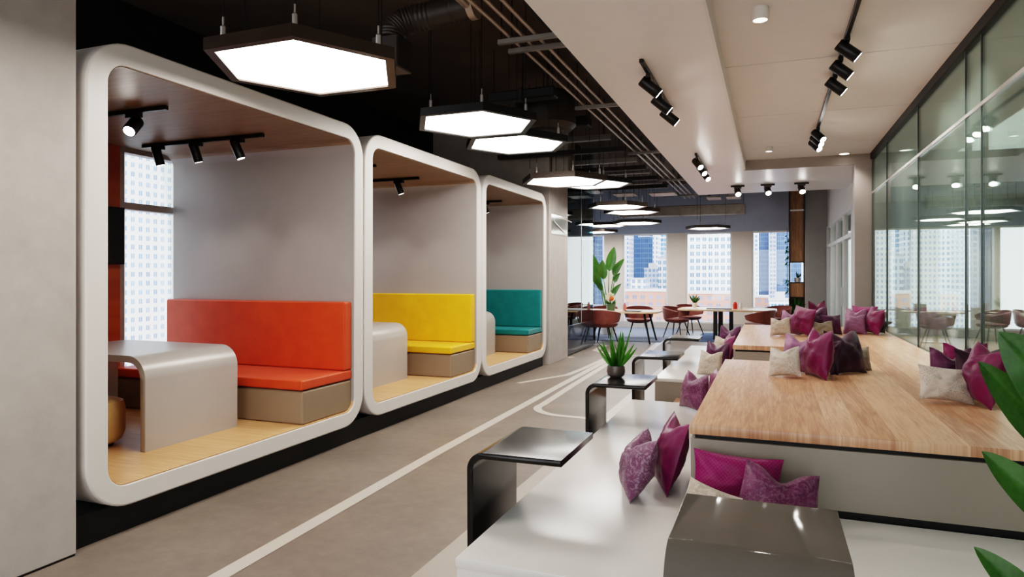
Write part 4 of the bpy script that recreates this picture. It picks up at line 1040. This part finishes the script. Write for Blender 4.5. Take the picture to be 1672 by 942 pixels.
def swoosh(pts, w0, w1):
    bm = BM(); P_ = [Vector(p) for p in pts]; n = len(P_); A = []; B = []
    for i, p in enumerate(P_):
        d = (P_[min(i + 1, n - 1)] - P_[max(i - 1, 0)]).normalized(); nr = Vector((-d.y, d.x)); w = w0 + (w1 - w0) * i / (n - 1)
        A.append(bm.verts.new((-3.676, p.x + nr.x * w, p.y + nr.y * w))); B.append(bm.verts.new((-3.676, p.x - nr.x * w, p.y - nr.y * w)))
    for i in range(n - 1): bm.faces.new((A[i], A[i + 1], B[i + 1], B[i]))
    r_ = bmesh.ops.extrude_face_region(bm, geom=bm.faces[:]); bmesh.ops.translate(bm, vec=(-0.01, 0, 0), verts=[g for g in r_['geom'] if isinstance(g, bmesh.types.BMVert)])
    return bm
obj('emblem', swoosh([(12.78, 2.66), (12.3, 2.68), (11.85, 2.67), (11.66, 2.65), (11.62, 2.61), (11.72, 2.57), (12.0, 2.50), (12.3, 2.42)], 0.004, 0.012), M['pot_white'], t)

# ------------------------------------------------------------------ the city outside
def tower(label, x0, x1, y0, y1, z0, z1, mat, name='tower_building', crown=None):
    t = thing(name, label, 'building', ((x0 + x1) / 2, (y0 + y1) / 2, z0))
    obj('facade', one(box, x0, x1, y0, y1, z0, z1), M[mat], t)
    obj('roof', one(box, x0 - 0.3, x1 + 0.3, y0 - 0.3, y1 + 0.3, z1, z1 + 0.8), M['roofing'], t)
    if crown: obj('plant_room', one(box, x0 + (x1 - x0) * .25, x0 + (x1 - x0) * .7, y0 + 2, y0 + 8, z1 + 0.8, z1 + 4), M['roofing'], t)
G = -150
tower('broad white tower with a blue window grid filling the third far window', -48.7, -14.1, 380, 420, G, 58, 'f_white')
tower('dark blue glass tower in the second far window', -101.3, -84.9, 520, 545, G, 80, 'f_blue')
tower('slim white tower left of the dark blue glass tower', -108.6, -97.6, 490, 510, G, 75, 'f_stripe')
tower('narrow white tower right of the dark blue glass tower', -80.6, -77.4, 495, 512, G, 72, 'f_stripe')
tower('blue and white tower at the right edge of the second window', -84.1, -71.8, 552, 575, G, 75, 'f_teal')
tower('white block with arched blue windows low in the second window', -65.7, -52.5, 424, 440, G, 12.6, 'f_white', crown=True)
tower('pale stepped block before the dark blue tower', -78.6, -68.8, 448, 465, G, 5.9, 'f_grey', crown=True)
tower('pale lower block before the stepped one', -74.7, -66.4, 382, 398, G, -0.5, 'f_stripe')
tower('low pinkish block at the bottom of the second window', -64.3, -40.2, 300, 330, G, -5.5, 'f_pink')
tower('low pinkish block at the bottom of the third window', -39.6, -12.1, 296, 325, G, -6.2, 'f_pink')
tower('white slab at the left edge of the fourth window', -16.4, -9.5, 500, 520, G, 16.7, 'f_plain')
tower('white tower with few windows at the left edge of the fourth window', -17.8, -9.6, 556, 580, G, 70, 'f_stripe')
tower('blue glass tower on the left of the fourth window', -9.3, -1.3, 600, 630, G, 85, 'f_blue')
tower('pale striped tower between the two blue towers', -1.2, 4.4, 578, 598, G, 85, 'f_grey')
tower('blue glass tower on the right of the fourth window', 4.6, 24, 600, 630, G, 85, 'f_blue')
tower('low block with blue panels at the bottom of the fourth window', -0.6, 9.3, 330, 350, G, -10.0, 'f_teal', crown=True)
tower('low pinkish block at the bottom left of the fourth window', -7.4, -0.9, 360, 385, G, -9.6, 'f_pink')
tower('blue glass tower in the narrow window behind the tall plant', -113.2, -106, 450, 470, G, 70, 'f_blue')
tower('white tower left in the narrow window behind the tall plant', -121, -114.2, 440, 460, G, 70, 'f_stripe')
tower('white tower right in the narrow window behind the tall plant', -105.0, -95.9, 440, 460, G, 70, 'f_grey')
tower('tan tower seen through the glass booth', -131, -121.4, 420, 438, G, 60, 'f_tan')
tower('pale grid tower seen through the glass partition on the right', 52, 98, 420, 450, G, 55, 'f_tan')
tower('tall tan apartment tower seen through the near booth window', -330, -300, 190, 340, G, 150, 'f_apart')
tower('white grid tower behind the apartment tower beside the booths', -330, -290, 344, 395, G, 120, 'f_white')
bm = BM(); box(bm, -900, 900, -300, 1200, G - 1, G); struct('ground', bm, M['roofing'])

# ------------------------------------------------------------------ lights and world
def area(name, loc, rot, sx, sy, e, col=(1, 1, 1), portal=False):
    l = bpy.data.lights.new(name, 'AREA'); l.shape = 'RECTANGLE'; l.size = sx; l.size_y = sy; l.energy = e; l.color = col
    o = bpy.data.objects.new(name, l); COL.objects.link(o); o.location = loc; o.rotation_euler = rot
    if portal: l.cycles.is_portal = True
    return o
for (a, b) in wins:
    area('window_light', ((a + b) / 2, YF + 0.2, (ZB + ZT) / 2), (R(-90), 0, 0), b - a, ZT - ZB, 1, portal=True)
area('window_light', (-2.45, -3.25, 1.6), (R(90), 0, 0), 2.3, 3.2, 1, portal=True)
area('window_light', (0.15, -3.25, 1.6), (R(90), 0, 0), 2.1, 3.2, 1, portal=True)
for a, ww in ((4.80, 0.8), (7.65, 0.8), (10.5, 0.8), (13.0, 2.0), (15.6, 2.0), (18.2, 2.0)): area('window_light', (XL - 0.15, a + ww / 2, 1.5), (0, R(-90), 0), 3.0, ww, 1, portal=True)
area('room_light', (3.4, 3.0, 3.5), (0, 0, 0), 1.5, 4, 60, (0.95, 1, 0.97))
area('room_light', (3.4, 10.0, 3.5), (0, 0, 0), 1.5, 4, 60, (1, 0.97, 0.92))
l_ = area('walkway_light', (-2.84, 1.25, 2.95), (0, 0, 0), 1.05, 1.05, 42, (1, 0.955, 0.89)); l_.data.shape = 'DISK'
sun = bpy.data.lights.new('sun', 'SUN'); sun.energy = 3.0; sun.angle = R(2); sun.color = (1, 0.95, 0.88)
so = bpy.data.objects.new('sun', sun); COL.objects.link(so); so.rotation_euler = Vector((-0.55, 0.62, -0.56)).to_track_quat('-Z', 'Y').to_euler()

w = bpy.data.worlds.new('sky'); scene.world = w; w.use_nodes = True
nt = w.node_tree; bg = nt.nodes['Background']
tc = nt.nodes.new('ShaderNodeTexCoord'); sp = nt.nodes.new('ShaderNodeSeparateXYZ'); rp = nt.nodes.new('ShaderNodeValToRGB')
nt.links.new(tc.outputs['Generated'], sp.inputs[0]); nt.links.new(sp.outputs[2], rp.inputs['Fac'])
e = rp.color_ramp.elements; e[0].position = 0.0; e[0].color = (1, 1, 1, 1); e[1].position = 0.6; e[1].color = (0.62, 0.78, 1, 1)
nt.links.new(rp.outputs['Color'], bg.inputs['Color']); bg.inputs['Strength'].default_value = 3.6

# ------------------------------------------------------------------ camera
F = 1090.0
cam = bpy.data.cameras.new('camera'); co = bpy.data.objects.new('camera', cam); COL.objects.link(co)
cam.sensor_width = 36; cam.lens = 36 * F / 1672; cam.shift_y = -21 / 1672; cam.clip_end = 2000; cam.clip_start = 0.05
yaw = math.atan((1258 - 836) / F)
co.location = (0, 0, H); co.rotation_euler = (R(90), 0, yaw)
scene.camera = co
scene.view_settings.view_transform = 'Filmic'
scene.view_settings.look = 'High Contrast'
scene.view_settings.exposure = 0.2
